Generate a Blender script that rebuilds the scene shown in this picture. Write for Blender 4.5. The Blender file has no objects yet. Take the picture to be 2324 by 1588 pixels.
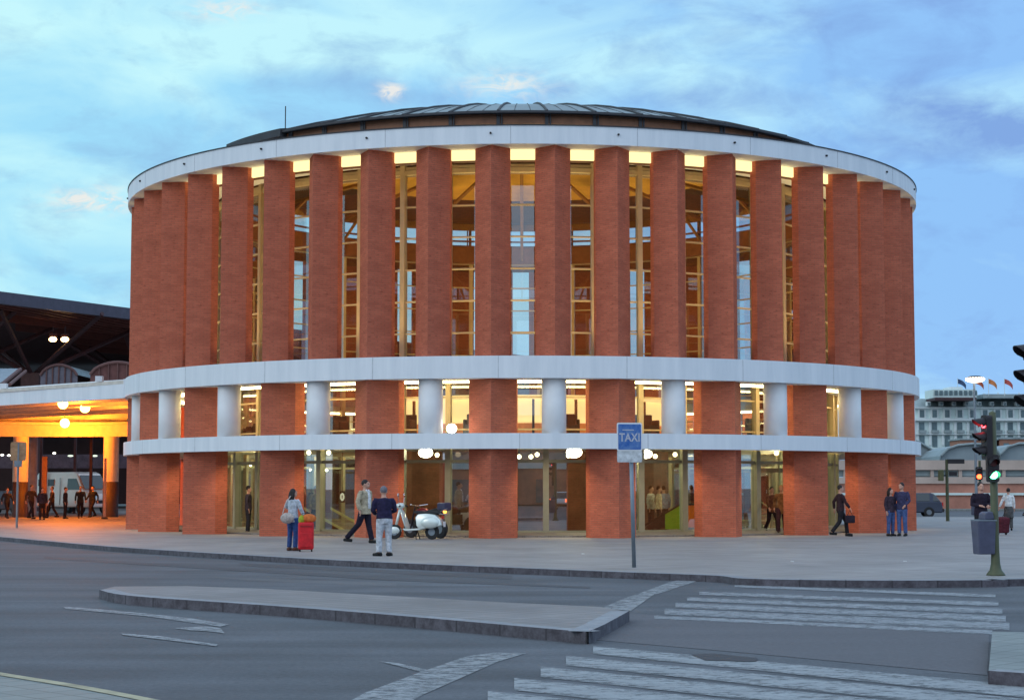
import bpy, bmesh, math, random
from math import sin, cos, pi, radians as R, atan2, hypot, sqrt
from mathutils import Vector, Matrix, Euler
random.seed(7)
scene = bpy.context.scene
col = scene.collection

# ------------------------------------------------------------------ camera
F = 3968.4; TH = 0.07859; CH = 1.62          # focal length in survey pixels (frame 2324 x 1588), pitch, eye height
cam_d = bpy.data.cameras.new('camera'); cam = bpy.data.objects.new('camera', cam_d); col.objects.link(cam)
cam_d.sensor_width = 36; cam_d.lens = 36*F/2324; cam_d.clip_start = .1; cam_d.clip_end = 6000
cam.location = (0, 0, CH); cam.rotation_euler = (pi/2+TH, 0, 0)
scene.camera = cam

def ray(px, py):
    a = (px-1162)/F; b = -(py-794)/F
    return Vector((a, cos(TH)-b*sin(TH), sin(TH)+b*cos(TH)))
def at(px, py, Y):
    d = ray(px, py); k = Y/d.y
    return Vector((d.x*k, Y, CH+d.z*k))
def gnd(px, py, z=0.0):
    d = ray(px, py); k = (z-CH)/d.z
    return Vector((d.x*k, d.y*k, z))

# ------------------------------------------------------------------ mesh builder
class MB:
    def __init__(s): s.v = []; s.f = []; s.uv = []; s.hasuv = False
    def quad(s, pts, uv=None):
        n = len(s.v); s.v += [tuple(p) for p in pts]; s.f.append(tuple(range(n, n+len(pts))))
        s.uv.append(uv); s.hasuv |= uv is not None
    def box(s, c, d, rz=0, M=None):
        x, y, z = d[0]/2, d[1]/2, d[2]/2
        P = [Vector((sx*x, sy*y, sz*z)) for sz in (-1, 1) for sx, sy in ((-1, -1), (1, -1), (1, 1), (-1, 1))]
        Q = Matrix.Rotation(rz, 3, 'Z') if M is None else M
        P = [Q @ p + Vector(c) for p in P]
        n = len(s.v); s.v += [tuple(p) for p in P]
        for f in ((3, 2, 1, 0), (4, 5, 6, 7), (0, 1, 5, 4), (1, 2, 6, 5), (2, 3, 7, 6), (3, 0, 4, 7)):
            s.f.append(tuple(n+i for i in f)); s.uv.append(None)
        return s
    def prism(s, poly, z0, z1, caps=True, uvs=False):
        n = len(poly); u = 0
        ar = sum(poly[i][0]*poly[(i+1) % n][1]-poly[(i+1) % n][0]*poly[i][1] for i in range(n))
        if ar < 0: poly = list(reversed(poly))
        for i in range(n):
            a, b = poly[i], poly[(i+1) % n]; L = hypot(b[0]-a[0], b[1]-a[1])
            s.quad([(a[0], a[1], z0), (b[0], b[1], z0), (b[0], b[1], z1), (a[0], a[1], z1)],
                   [(u, z0), (u+L, z0), (u+L, z1), (u, z1)] if uvs else None)
            u += L
        if caps:
            s.quad([(p[0], p[1], z1) for p in poly], [(p[0], p[1]) for p in poly] if uvs else None)
            s.quad([(p[0], p[1], z0) for p in reversed(poly)], [(p[0], p[1]) for p in reversed(poly)] if uvs else None)
        return s
    def tube(s, pts, rad, n=8, cap=True):
        pts = [Vector(p) for p in pts]
        if not isinstance(rad, (list, tuple)): rad = [rad]*len(pts)
        base = len(s.v); up = None
        for i, p in enumerate(pts):
            t = (pts[min(i+1, len(pts)-1)]-pts[max(i-1, 0)])
            t = t.normalized() if t.length > 1e-9 else Vector((0, 0, 1))
            if up is None:
                up = Vector((0, 1, 0)) if abs(t.y) < .9 else Vector((1, 0, 0))
            a = t.cross(up).normalized(); b = a.cross(t).normalized(); up = b
            r = rad[i]; ra, rb = (r if isinstance(r, (list, tuple)) else (r, r))
            for k in range(n):
                q = 2*pi*k/n; s.v.append(tuple(p+a*cos(q)*ra+b*sin(q)*rb))
        for i in range(len(pts)-1):
            for k in range(n):
                A = base+i*n+k; B = base+i*n+(k+1) % n
                s.f.append((A, B, B+n, A+n)); s.uv.append(None)
        if cap:
            s.f.append(tuple(base+k for k in reversed(range(n)))); s.uv.append(None)
            m = base+(len(pts)-1)*n
            s.f.append(tuple(m+k for k in range(n))); s.uv.append(None)
        return s
    def lathe(s, prof, c=(0, 0, 0), n=24, a0=0, a1=2*pi, close=False):
        base = len(s.v); full = abs(a1-a0-2*pi) < 1e-6; m = n if full else n+1
        for k in range(m):
            q = a0+(a1-a0)*k/n
            for r, z in prof: s.v.append((c[0]+r*sin(q), c[1]-r*cos(q), c[2]+z))
        L = len(prof); rng = L if close else L-1
        for k in range(n):
            k2 = (k+1) % m
            for j in range(rng):
                j2 = (j+1) % L
                s.f.append((base+k*L+j, base+k2*L+j, base+k2*L+j2, base+k*L+j2)); s.uv.append(None)
        return s
    def ball(s, c, r, n=12, sc=(1, 1, 1), M=None):
        base = len(s.v); m = n//2+1
        for i in range(m+1):
            th = pi*i/m
            for k in range(n):
                ph = 2*pi*k/n
                p = Vector((r*sc[0]*sin(th)*cos(ph), r*sc[1]*sin(th)*sin(ph), r*sc[2]*cos(th)))
                if M is not None: p = M @ p
                s.v.append(tuple(p+Vector(c)))
        for i in range(m):
            for k in range(n):
                a = base+i*n+k; b = base+i*n+(k+1) % n
                s.f.append((a, a+n, b+n, b)); s.uv.append(None)
        return s
    def build(s, name, mat, parent=None, smooth=False, bevel=0, loc=None, rz=0, remesh=0, fix=True, subd=0):
        me = bpy.data.meshes.new(name); me.from_pydata(s.v, [], s.f)
        if s.hasuv:
            ul = me.uv_layers.new(name='UVMap'); li = 0
            for f, u in zip(s.f, s.uv):
                for k in range(len(f)):
                    ul.data[li].uv = u[k] if u else (0, 0); li += 1
        if fix:
            bm = bmesh.new(); bm.from_mesh(me); bmesh.ops.remove_doubles(bm, verts=bm.verts, dist=1e-5)
            bmesh.ops.dissolve_degenerate(bm, dist=1e-6, edges=bm.edges)
            bmesh.ops.recalc_face_normals(bm, faces=bm.faces); bm.to_mesh(me); bm.free()
        me.materials.append(mat)
        o = bpy.data.objects.new(name, me); col.objects.link(o)
        if parent is not None: o.parent = parent
        if loc is not None: o.location = loc
        o.rotation_euler.z = rz
        if remesh:
            m = o.modifiers.new('r', 'REMESH'); m.mode = 'VOXEL'; m.voxel_size = remesh; m.use_smooth_shade = True
            m2 = o.modifiers.new('s', 'SMOOTH'); m2.iterations = 2; m2.factor = .5
        if bevel:
            m = o.modifiers.new('b', 'BEVEL'); m.width = bevel; m.segments = 2; m.limit_method = 'ANGLE'
        if subd:
            m = o.modifiers.new('sd', 'SUBSURF'); m.levels = subd; m.render_levels = subd
        if smooth:
            me.shade_smooth() if hasattr(me, 'shade_smooth') else None
        return o

def tag(o, label=None, cat=None, group=None, kind=None):
    if label: o['label'] = label
    if cat: o['category'] = cat
    if group: o['group'] = group
    if kind: o['kind'] = kind
    return o
def empty(name, loc=(0, 0, 0), rz=0, label=None, cat=None, group=None):
    o = bpy.data.objects.new(name, None); col.objects.link(o); o.location = loc; o.rotation_euler = (0, 0, rz)
    o.empty_display_size = .2
    return tag(o, label, cat, group)
def dup(o, parent=None):
    c = o.copy(); col.objects.link(c); c.parent = parent
    for ch in o.children: dup(ch, c)
    return c

# ------------------------------------------------------------------ materials
def nodes_of(name):
    m = bpy.data.materials.new(name); m.use_nodes = True; nt = m.node_tree; nt.nodes.clear()
    out = nt.nodes.new('ShaderNodeOutputMaterial'); return m, nt, out
def N(nt, t, **kw):
    n = nt.nodes.new(t)
    for k, v in kw.items():
        if k.startswith('i_'):
            key = k[2:]; n.inputs[int(key) if key.isdigit() else key].default_value = v
        else: setattr(n, k, v)
    return n
def c4(c): return (c[0], c[1], c[2], 1)
def pmat(name, c, rough=.6, metal=0, var=.18, scale=3.0, bump=0, bscale=40, spec=.4, emit=None, es=0, streak=0, c2=None):
    m, nt, out = nodes_of(name); L = nt.links.new
    p = N(nt, 'ShaderNodeBsdfPrincipled'); L(p.outputs[0], out.inputs[0])
    p.inputs['Roughness'].default_value = rough; p.inputs['Metallic'].default_value = metal
    p.inputs['Specular IOR Level'].default_value = spec
    tc = N(nt, 'ShaderNodeTexCoord')
    no = N(nt, 'ShaderNodeTexNoise', i_Scale=scale, i_Detail=6.0, i_Roughness=.65); 
    if streak:
        mp = N(nt, 'ShaderNodeMapping'); mp.inputs['Scale'].default_value = (1, 1, streak); L(tc.outputs['Object'], mp.inputs[0]); L(mp.outputs[0], no.inputs[0])
    else: L(tc.outputs['Object'], no.inputs[0])
    rp = N(nt, 'ShaderNodeValToRGB'); e = rp.color_ramp.elements
    lo = c2 or tuple(x*(1-var) for x in c); hi = tuple(min(1, x*(1+var)) for x in c)
    e[0].position = .32; e[0].color = c4(lo); e[1].position = .68; e[1].color = c4(hi)
    L(no.outputs[0], rp.inputs[0]); L(rp.outputs[0], p.inputs['Base Color'])
    if bump:
        n2 = N(nt, 'ShaderNodeTexNoise', i_Scale=bscale, i_Detail=4.0); L(tc.outputs['Object'], n2.inputs[0])
        b = N(nt, 'ShaderNodeBump', i_Strength=bump, i_Distance=.02); L(n2.outputs[0], b.inputs['Height']); L(b.outputs[0], p.inputs['Normal'])
    if emit:
        p.inputs['Emission Color'].default_value = c4(emit); p.inputs['Emission Strength'].default_value = es
    return m
def emat(name, c, s):
    m, nt, out = nodes_of(name); e = N(nt, 'ShaderNodeEmission', i_Color=c4(c), i_Strength=s); nt.links.new(e.outputs[0], out.inputs[0]); return m

def brick_mat(name, c1, c2, mort):
    m, nt, out = nodes_of(name); L = nt.links.new
    p = N(nt, 'ShaderNodeBsdfPrincipled', i_Roughness=.85); p.inputs['Specular IOR Level'].default_value = .2
    L(p.outputs[0], out.inputs[0]); tc = N(nt, 'ShaderNodeTexCoord')
    b = N(nt, 'ShaderNodeTexBrick', offset=.5); b.inputs['Scale'].default_value = 1
    b.inputs['Color1'].default_value = c4(c1); b.inputs['Color2'].default_value = c4(c2); b.inputs['Mortar'].default_value = c4(mort)
    b.inputs['Mortar Size'].default_value = .006; b.inputs['Brick Width'].default_value = .25; b.inputs['Row Height'].default_value = .068
    L(tc.outputs['UV'], b.inputs[0])
    n = N(nt, 'ShaderNodeTexNoise', i_Scale=1.2, i_Detail=5.0); mp = N(nt, 'ShaderNodeMapping'); mp.inputs['Scale'].default_value = (1, 1, 2.2)
    L(tc.outputs['Object'], mp.inputs[0]); L(mp.outputs[0], n.inputs[0])
    mr = N(nt, 'ShaderNodeMapRange'); mr.inputs['From Min'].default_value = .3; mr.inputs['From Max'].default_value = .7
    mr.inputs['To Min'].default_value = .90; mr.inputs['To Max'].default_value = 1.09; L(n.outputs[0], mr.inputs[0])
    # sparse dark bricks
    n2 = N(nt, 'ShaderNodeTexNoise', i_Scale=1.0, i_Detail=2.0); mp2 = N(nt, 'ShaderNodeMapping'); mp2.inputs['Scale'].default_value = (7, 26, 1)
    L(tc.outputs['UV'], mp2.inputs[0]); L(mp2.outputs[0], n2.inputs[0])
    mr2 = N(nt, 'ShaderNodeMapRange'); mr2.inputs['From Min'].default_value = .60; mr2.inputs['From Max'].default_value = .68
    mr2.inputs['To Min'].default_value = 1; mr2.inputs['To Max'].default_value = .66; L(n2.outputs[0], mr2.inputs[0])
    mu = N(nt, 'ShaderNodeMath', operation='MULTIPLY'); L(mr.outputs[0], mu.inputs[0]); L(mr2.outputs[0], mu.inputs[1])
    vm = N(nt, 'ShaderNodeVectorMath', operation='SCALE'); L(b.outputs['Color'], vm.inputs[0]); L(mu.outputs[0], vm.inputs['Scale'])
    L(vm.outputs[0], p.inputs['Base Color'])
    bp = N(nt, 'ShaderNodeBump', i_Strength=.35, i_Distance=.01); bp.invert = True; L(b.outputs['Fac'], bp.inputs['Height']); L(bp.outputs[0], p.inputs['Normal'])
    return m

def glass_mat(name, tint, refl, rough=.0):
    m, nt, out = nodes_of(name); L = nt.links.new
    t = N(nt, 'ShaderNodeBsdfTransparent', i_Color=c4(tint)); g = N(nt, 'ShaderNodeBsdfGlossy', i_Color=(.9, .95, 1, 1), i_Roughness=rough)
    fr = N(nt, 'ShaderNodeLayerWeight', i_Blend=.22); mr = N(nt, 'ShaderNodeMapRange')
    mr.inputs['To Min'].default_value = refl; mr.inputs['To Max'].default_value = .85
    L(fr.outputs['Fresnel'], mr.inputs[0]); mx = N(nt, 'ShaderNodeMixShader'); L(mr.outputs[0], mx.inputs[0]); L(t.outputs[0], mx.inputs[1]); L(g.outputs[0], mx.inputs[2]); L(mx.outputs[0], out.inputs[0])
    return m

def asphalt(name, c, worn=.25, rough=.55, speck=.5):
    m, nt, out = nodes_of(name); L = nt.links.new
    p = N(nt, 'ShaderNodeBsdfPrincipled', i_Roughness=rough); L(p.outputs[0], out.inputs[0]); p.inputs['Specular IOR Level'].default_value = .3
    tc = N(nt, 'ShaderNodeTexCoord')
    mp = N(nt, 'ShaderNodeMapping'); mp.inputs['Rotation'].default_value = (0, 0, R(45)); mp.inputs['Scale'].default_value = (.16, 1.1, 1)
    L(tc.outputs['Object'], mp.inputs[0]); a = N(nt, 'ShaderNodeTexNoise', i_Scale=1.0, i_Detail=5.0); L(mp.outputs[0], a.inputs[0])
    b = N(nt, 'ShaderNodeTexNoise', i_Scale=16.0, i_Detail=8.0, i_Roughness=.85); L(tc.outputs['Object'], b.inputs[0])
    d = N(nt, 'ShaderNodeTexNoise', i_Scale=.5, i_Detail=6.0); L(tc.outputs['Object'], d.inputs[0])
    s = N(nt, 'ShaderNodeMath', operation='MULTIPLY_ADD'); s.inputs[1].default_value = worn*2; s.inputs[2].default_value = 1-worn; L(a.outputs[0], s.inputs[0])
    s2 = N(nt, 'ShaderNodeMath', operation='MULTIPLY_ADD'); s2.inputs[1].default_value = speck*2; s2.inputs[2].default_value = 1-speck; L(b.outputs[0], s2.inputs[0])
    s3 = N(nt, 'ShaderNodeMath', operation='MULTIPLY_ADD'); s3.inputs[1].default_value = worn*2; s3.inputs[2].default_value = 1-worn; L(d.outputs[0], s3.inputs[0])
    m1 = N(nt, 'ShaderNodeMath', operation='MULTIPLY'); L(s.outputs[0], m1.inputs[0]); L(s2.outputs[0], m1.inputs[1])
    m2 = N(nt, 'ShaderNodeMath', operation='MULTIPLY'); L(m1.outputs[0], m2.inputs[0]); L(s3.outputs[0], m2.inputs[1])
    vm = N(nt, 'ShaderNodeVectorMath', operation='SCALE'); vm.inputs[0].default_value = c; L(m2.outputs[0], vm.inputs['Scale']); L(vm.outputs[0], p.inputs['Base Color'])
    rr = N(nt, 'ShaderNodeMapRange'); rr.inputs['To Min'].default_value = rough-.2; rr.inputs['To Max'].default_value = rough+.2; L(d.outputs[0], rr.inputs[0]); L(rr.outputs[0], p.inputs['Roughness'])
    bp = N(nt, 'ShaderNodeBump', i_Strength=.5, i_Distance=.01); L(b.outputs[0], bp.inputs['Height']); L(bp.outputs[0], p.inputs['Normal'])
    return m

def paving(name, c, size=.4, rough=.65):
    m, nt, out = nodes_of(name); L = nt.links.new
    p = N(nt, 'ShaderNodeBsdfPrincipled', i_Roughness=rough); L(p.outputs[0], out.inputs[0]); tc = N(nt, 'ShaderNodeTexCoord')
    mp = N(nt, 'ShaderNodeMapping'); mp.inputs['Rotation'].default_value = (0, 0, R(43)); L(tc.outputs['Object'], mp.inputs[0])
    b = N(nt, 'ShaderNodeTexBrick', offset=0.0); b.inputs['Scale'].default_value = 1; b.inputs['Brick Width'].default_value = size; b.inputs['Row Height'].default_value = size
    b.inputs['Mortar Size'].default_value = .012; b.inputs['Color1'].default_value = c4(c); b.inputs['Color2'].default_value = c4(tuple(x*.86 for x in c)); b.inputs['Mortar'].default_value = c4(tuple(x*.6 for x in c))
    L(mp.outputs[0], b.inputs[0])
    n = N(nt, 'ShaderNodeTexNoise', i_Scale=.35, i_Detail=8.0, i_Roughness=.7); L(tc.outputs['Object'], n.inputs[0])
    mr = N(nt, 'ShaderNodeMapRange'); mr.inputs['From Min'].default_value = .3; mr.inputs['From Max'].default_value = .7; mr.inputs['To Min'].default_value = .74; mr.inputs['To Max'].default_value = 1.16; L(n.outputs[0], mr.inputs[0])
    v = N(nt, 'ShaderNodeVectorMath', operation='SCALE'); L(b.outputs[0], v.inputs[0]); L(mr.outputs[0], v.inputs['Scale']); L(v.outputs[0], p.inputs['Base Color'])
    return m

def paint_mat(name, c, base, cover=.5, edge=True):
    """worn road paint: eaten away to bare asphalt by noise, most of all along its edges"""
    m, nt, out = nodes_of(name); L = nt.links.new
    p = N(nt, 'ShaderNodeBsdfPrincipled', i_Roughness=.7); tc = N(nt, 'ShaderNodeTexCoord')
    mp = N(nt, 'ShaderNodeMapping'); mp.inputs['Rotation'].default_value = (0, 0, R(45)); mp.inputs['Scale'].default_value = (1.3, 2.0, 1); L(tc.outputs['Object'], mp.inputs[0])
    n = N(nt, 'ShaderNodeTexNoise', i_Scale=1.5, i_Detail=10.0, i_Roughness=.75); L(mp.outputs[0], n.inputs[0])
    rp = N(nt, 'ShaderNodeValToRGB'); e = rp.color_ramp.elements; e[0].position = .35; e[0].color = c4(c); e[1].position = .62; e[1].color = c4(tuple(.5*(a+b) for a, b in zip(c, base)))
    L(n.outputs[0], rp.inputs[0]); L(rp.outputs[0], p.inputs['Base Color'])
    n2 = N(nt, 'ShaderNodeTexNoise', i_Scale=5.0, i_Detail=8.0, i_Roughness=.8); L(mp.outputs[0], n2.inputs[0])
    f = n2.outputs[0]
    if edge:
        sp_ = N(nt, 'ShaderNodeSeparateXYZ'); L(tc.outputs['UV'], sp_.inputs[0])
        a = N(nt, 'ShaderNodeMath', operation='SUBTRACT'); a.inputs[1].default_value = .5; L(sp_.outputs[1], a.inputs[0])
        b = N(nt, 'ShaderNodeMath', operation='ABSOLUTE'); L(a.outputs[0], b.inputs[0])
        q = N(nt, 'ShaderNodeMath', operation='POWER'); q.inputs[1].default_value = 2.2; L(b.outputs[0], q.inputs[0])
        r = N(nt, 'ShaderNodeMath', operation='MULTIPLY_ADD'); r.inputs[1].default_value = .55; L(q.outputs[0], r.inputs[0]); L(f, r.inputs[2]); f = r.outputs[0]
    mr = N(nt, 'ShaderNodeMapRange'); mr.inputs['From Min'].default_value = cover-.06; mr.inputs['From Max'].default_value = cover+.14; mr.inputs['To Min'].default_value = .95; mr.inputs['To Max'].default_value = .05
    L(f, mr.inputs[0]); t = N(nt, 'ShaderNodeBsdfTransparent'); mx = N(nt, 'ShaderNodeMixShader'); L(mr.outputs[0], mx.inputs[0]); L(t.outputs[0], mx.inputs[1]); L(p.outputs[0], mx.inputs[2]); L(mx.outputs[0], out.inputs[0])
    return m

def kerb_mat(name, c, c2, rough=.75):
    m, nt, out = nodes_of(name); L = nt.links.new
    p = N(nt, 'ShaderNodeBsdfPrincipled', i_Roughness=rough); L(p.outputs[0], out.inputs[0]); tc = N(nt, 'ShaderNodeTexCoord')
    b = N(nt, 'ShaderNodeTexBrick', offset=0.0); b.inputs['Scale'].default_value = 1; b.inputs['Brick Width'].default_value = .8; b.inputs['Row Height'].default_value = 5
    b.inputs['Mortar Size'].default_value = .015; b.inputs['Color1'].default_value = c4(c); b.inputs['Color2'].default_value = c4(tuple(x*.72 for x in c)); b.inputs['Mortar'].default_value = c4(tuple(x*.3 for x in c))
    L(tc.outputs['UV'], b.inputs[0])
    n = N(nt, 'ShaderNodeTexNoise', i_Scale=7.0, i_Detail=8.0, i_Roughness=.75); L(tc.outputs['Object'], n.inputs[0])
    mr = N(nt, 'ShaderNodeMapRange'); mr.inputs['From Min'].default_value = .35; mr.inputs['From Max'].default_value = .65; L(n.outputs[0], mr.inputs[0])
    mx = N(nt, 'ShaderNodeMix', data_type='RGBA'); L(mr.outputs[0], mx.inputs[0]); L(b.outputs[0], mx.inputs[6]); mx.inputs[7].default_value = c4(c2); L(mx.outputs[2], p.inputs['Base Color'])
    bp = N(nt, 'ShaderNodeBump', i_Strength=.5, i_Distance=.02); L(n.outputs[0], bp.inputs['Height']); L(bp.outputs[0], p.inputs['Normal'])
    return m

M = {}
M['brick'] = brick_mat('red_brick', (.57, .160, .092), (.48, .126, .074), (.32, .14, .09))
M['brick2'] = brick_mat('station_far_brick', (.45, .16, .10), (.38, .12, .08), (.34, .17, .12))
M['white'] = pmat('white_concrete', (.80, .84, .88), .7, var=.0, scale=2.6, bump=.1, bscale=30, streak=.10, c2=(.68, .73, .78))
M['white_col'] = pmat('white_painted_column', (.78, .79, .80), .55, var=.03)
M['cream'] = pmat('cream_panel', (.72, .66, .5), .6, var=.06)
M['mullion'] = pmat('bronze_aluminium', (.60, .50, .30), .4, .3, var=.08)
M['mullion_lo'] = pmat('dull_aluminium', (.36, .36, .27), .45, .3, var=.08)
M['glass'] = glass_mat('window_glass', (.84, .88, .87), .15)
M['glass_low'] = glass_mat('shopfront_glass', (.72, .77, .70), .30)
M['cleargl'] = glass_mat('clerestory_glass', (.8, .84, .88), .06)
M['roofmetal'] = pmat('grey_standing_seam', (.20, .25, .27), .5, .25, var=.2, scale=.6)
M['roofdark'] = pmat('dark_roof_trim', (.035, .035, .04), .6)
M['golden'] = pmat('golden_soffit', (.62, .36, .07), .7, var=.35, scale=.45)
M['woodbrown'] = pmat('brown_ring_beam', (.16, .065, .03), .6, var=.25)
M['fascia_glow'] = emat('glowing_fascia', (1.0, .80, .36), 1.55)  # floodlit look of the fascia put in as emission
M['floorin'] = pmat('polished_hall_floor', (.30, .29, .25), .25, var=.12, scale=1)
M['corebrown'] = pmat('dark_timber_wall', (.15, .06, .035), .5, var=.6, scale=1.2)
M['corecream'] = pmat('glowing_cream_wall', (.8, .68, .4), .7, var=.12, emit=(1, .74, .30), es=1.0)  # wash of light on the wall put in as emission
M['coreorange'] = pmat('orange_counter', (.75, .25, .07), .6, var=.3, scale=2, emit=(1, .32, .08), es=.4)  # lit look of the orange strip put in as emission
M['globe'] = emat('warm_globe', (1, .86, .55), 9)
M['flood'] = emat('floodlight_face', (1, .92, .7), 26)
M['sodium'] = emat('sodium_globe', (1, .52, .09), 30)
M['sodium_s'] = emat('sodium_far_lamp', (1, .55, .22), 16)
M['road'] = asphalt('asphalt', (.098, .104, .117), .55, .8, .9)
M['road2'] = asphalt('asphalt_crossing', (.118, .116, .128), .2, .8, .7)
M['ground'] = asphalt('far_ground', (.13, .13, .13), .2, .7)
M['pave'] = paving('plaza_paving', (.31, .285, .275), .6)
M['pave2'] = paving('island_paving', (.235, .22, .22), .3)
M['pave3'] = paving('pale_paving', (.24, .26, .25), .3)
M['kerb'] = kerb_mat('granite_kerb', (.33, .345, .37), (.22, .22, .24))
M['kerbface'] = kerb_mat('dark_kerb', (.15, .14, .165), (.05, .042, .052))  # kerb face colour, darker than the top
M['paint'] = paint_mat('worn_white_paint', (.30, .32, .345), (.16, .165, .175), .545)
M['paint2'] = paint_mat('fresher_white_paint', (.34, .365, .385), (.17, .175, .185), .565)
M['paint3'] = paint_mat('worn_marking_paint', (.34, .36, .38), (.15, .155, .165), .50, edge=False)
M['gully'] = pmat('iron_grate', (.03, .028, .035), .6, var=.4, scale=8)
M['skin'] = pmat('skin', (.55, .30, .22), .6, var=.08, scale=14)
M['hair_dark'] = pmat('dark_hair', (.018, .012, .012), .6, var=.4, scale=40)
M['hair_grey'] = pmat('grey_hair', (.16, .15, .17), .7, var=.3, scale=40)
M['hair_blond'] = pmat('blond_hair', (.45, .25, .09), .6, var=.3, scale=40)
def cloth(name, c): 
    if name not in M: M[name] = pmat(name, c, .85, var=.38, scale=11, bump=1.0, bscale=16, spec=.2)
    return M[name]
M['black'] = pmat('black_rubber', (.02, .02, .022), .7)
M['chrome'] = pmat('chrome', (.7, .7, .72), .2, 1, var=.05)
M['post'] = pmat('galvanised_post', (.22, .26, .30), .5, .5, var=.15)
M['olive'] = pmat('olive_green_enamel', (.085, .095, .05), .5, .1, var=.15)
M['signal'] = pmat('black_signal_housing', (.022, .018, .022), .5)

# ------------------------------------------------------------------ world
w = bpy.data.worlds.new('World'); scene.world = w; w.use_nodes = True; nt = w.node_tree; nt.nodes.clear(); L = nt.links.new
SUN_EL, SUN_AZ = R(9), R(238)
out = N(nt, 'ShaderNodeOutputWorld'); bg = N(nt, 'ShaderNodeBackground'); L(bg.outputs[0], out.inputs[0])
sky = N(nt, 'ShaderNodeTexSky', sky_type='NISHITA'); sky.sun_disc = False; sky.sun_elevation = SUN_EL; sky.sun_rotation = SUN_AZ
tc = N(nt, 'ShaderNodeTexCoord'); sep = N(nt, 'ShaderNodeSeparateXYZ'); L(tc.outputs['Generated'], sep.inputs[0])
def MA(op, a, b=None, c=None):
    n = N(nt, 'ShaderNodeMath', operation=op)
    for i, v in enumerate((a, b, c)):
        if v is None: continue
        if isinstance(v, (int, float)): n.inputs[i].default_value = v
        else: L(v, n.inputs[i])
    return n.outputs[0]
az = MA('ARCTAN2', sep.outputs[0], sep.outputs[1]); el = MA('ARCSINE', sep.outputs[2])
def mix(f, a, b):
    n = N(nt, 'ShaderNodeMix', data_type='RGBA'); 
    for i, v in ((0, f), (6, a), (7, b)):
        if isinstance(v, (int, float)): n.inputs[i].default_value = v
        elif isinstance(v, tuple): n.inputs[i].default_value = c4(v)
        else: L(v, n.inputs[i])
    return n.outputs[2]
def mrange(v, a, b, c=0, d=1, smooth=True):
    n = N(nt, 'ShaderNodeMapRange'); n.interpolation_type = 'SMOOTHSTEP' if smooth else 'LINEAR'
    for i, x in zip((1, 2, 3, 4), (a, b, c, d)): n.inputs[i].default_value = x
    L(v, n.inputs[0]); return n.outputs[0]
comb = N(nt, 'ShaderNodeCombineXYZ'); L(az, comb.inputs[0]); L(MA('MULTIPLY', el, 2.1), comb.inputs[1])
def noise(scale, detail=7., rough=.55, dist=.6, off=0.):
    mp = N(nt, 'ShaderNodeMapping'); mp.inputs['Location'].default_value = (off, off*.7, off*.3); L(comb.outputs[0], mp.inputs[0])
    n = N(nt, 'ShaderNodeTexNoise', i_Scale=scale, i_Detail=detail, i_Roughness=rough, i_Distortion=dist); L(mp.outputs[0], n.inputs[0]); return n.outputs[0]
def blob(px, py, sx, sy, amp, wob=None):
    d = ray(px, py).normalized(); a0 = atan2(d.x, d.y); e0 = math.asin(d.z)
    ux = MA('DIVIDE', MA('SUBTRACT', az, a0), sx/F); uy = MA('DIVIDE', MA('SUBTRACT', el, e0), sy/F)
    rr = MA('ADD', MA('MULTIPLY', ux, ux), MA('MULTIPLY', uy, uy))
    return MA('MULTIPLY', MA('EXPONENT', MA('MULTIPLY', rr, -1)), amp)
n1 = noise(9, off=3.1); n2 = noise(22, 8., .6, .3, off=1.7); n4 = noise(60, 6., .6, 1.2, off=5.5); n3 = noise(4.5, 5., .5, .8, off=8.3)
# clear part: cyan left, deeper blue to the right
clear = mix(mrange(az, -.34, .34), (.38, .80, 1.05), (.29, .57, 1.02))
clear = mix(mrange(el, .0, .11), mix(.5, clear, (.34, .62, 1.02)), clear)
bright = mix(mrange(az, -.3, .36), (.62, 1.02, 1.08), (.50, .86, 1.08))
grey = mix(mrange(az, -.3, .3), (.30, .55, .84), (.22, .40, .82))
f_b = MA('ADD', MA('MULTIPLY', MA('SUBTRACT', n1, .5), 3.2), .35)
for b in (blob(300, 90, 480, 100, .5), blob(1050, 130, 480, 70, .6), blob(1500, 140, 260, 60, .5), blob(130, 480, 320, 60, .45), blob(800, 130, 300, 70, .3)): f_b = MA('ADD', f_b, b)
for b in (blob(700, 230, 230, 90, .9), blob(360, 330, 260, 60, .5), blob(2150, 60, 480, 110, .9), blob(2150, 600, 420, 260, .5)): f_b = MA('SUBTRACT', f_b, b)
f_b = MA('MINIMUM', MA('MAXIMUM', f_b, 0.), 1.)
skyc = mix(f_b, clear, bright)
f_g = MA('MULTIPLY', MA('SUBTRACT', n2, .52), 2.4)
for b in (blob(720, 215, 170, 75, .55), blob(1260, 205, 60, 30, .6), blob(960, 222, 110, 25, .5), blob(340, 320, 240, 50, .45), blob(2110, 235, 100, 55, 1.0), blob(2280, 280, 120, 55, .8), blob(2100, 330, 380, 40, .4), blob(1900, 60, 500, 90, .4), blob(1640, 225, 200, 35, .4)): f_g = MA('ADD', f_g, b)
f_g = MA('MINIMUM', MA('MAXIMUM', f_g, 0.), .95)
skyc = mix(f_g, skyc, grey)
sp = MA('MULTIPLY', MA('ADD', MA('ADD', blob(235, 455, 95, 24, 1.5), blob(890, 208, 30, 18, 1.3)), MA('ADD', blob(1150, 195, 90, 26, 1.1), blob(505, 20, 70, 22, 1.2))), mrange(n2, .3, .7, .4, 1.2))
sp = MA('MULTIPLY', sp, mrange(n4, .36, .66)); sp = MA('MINIMUM', sp, .9)
skyc = mix(sp, skyc, (.95, .93, .88))
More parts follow.
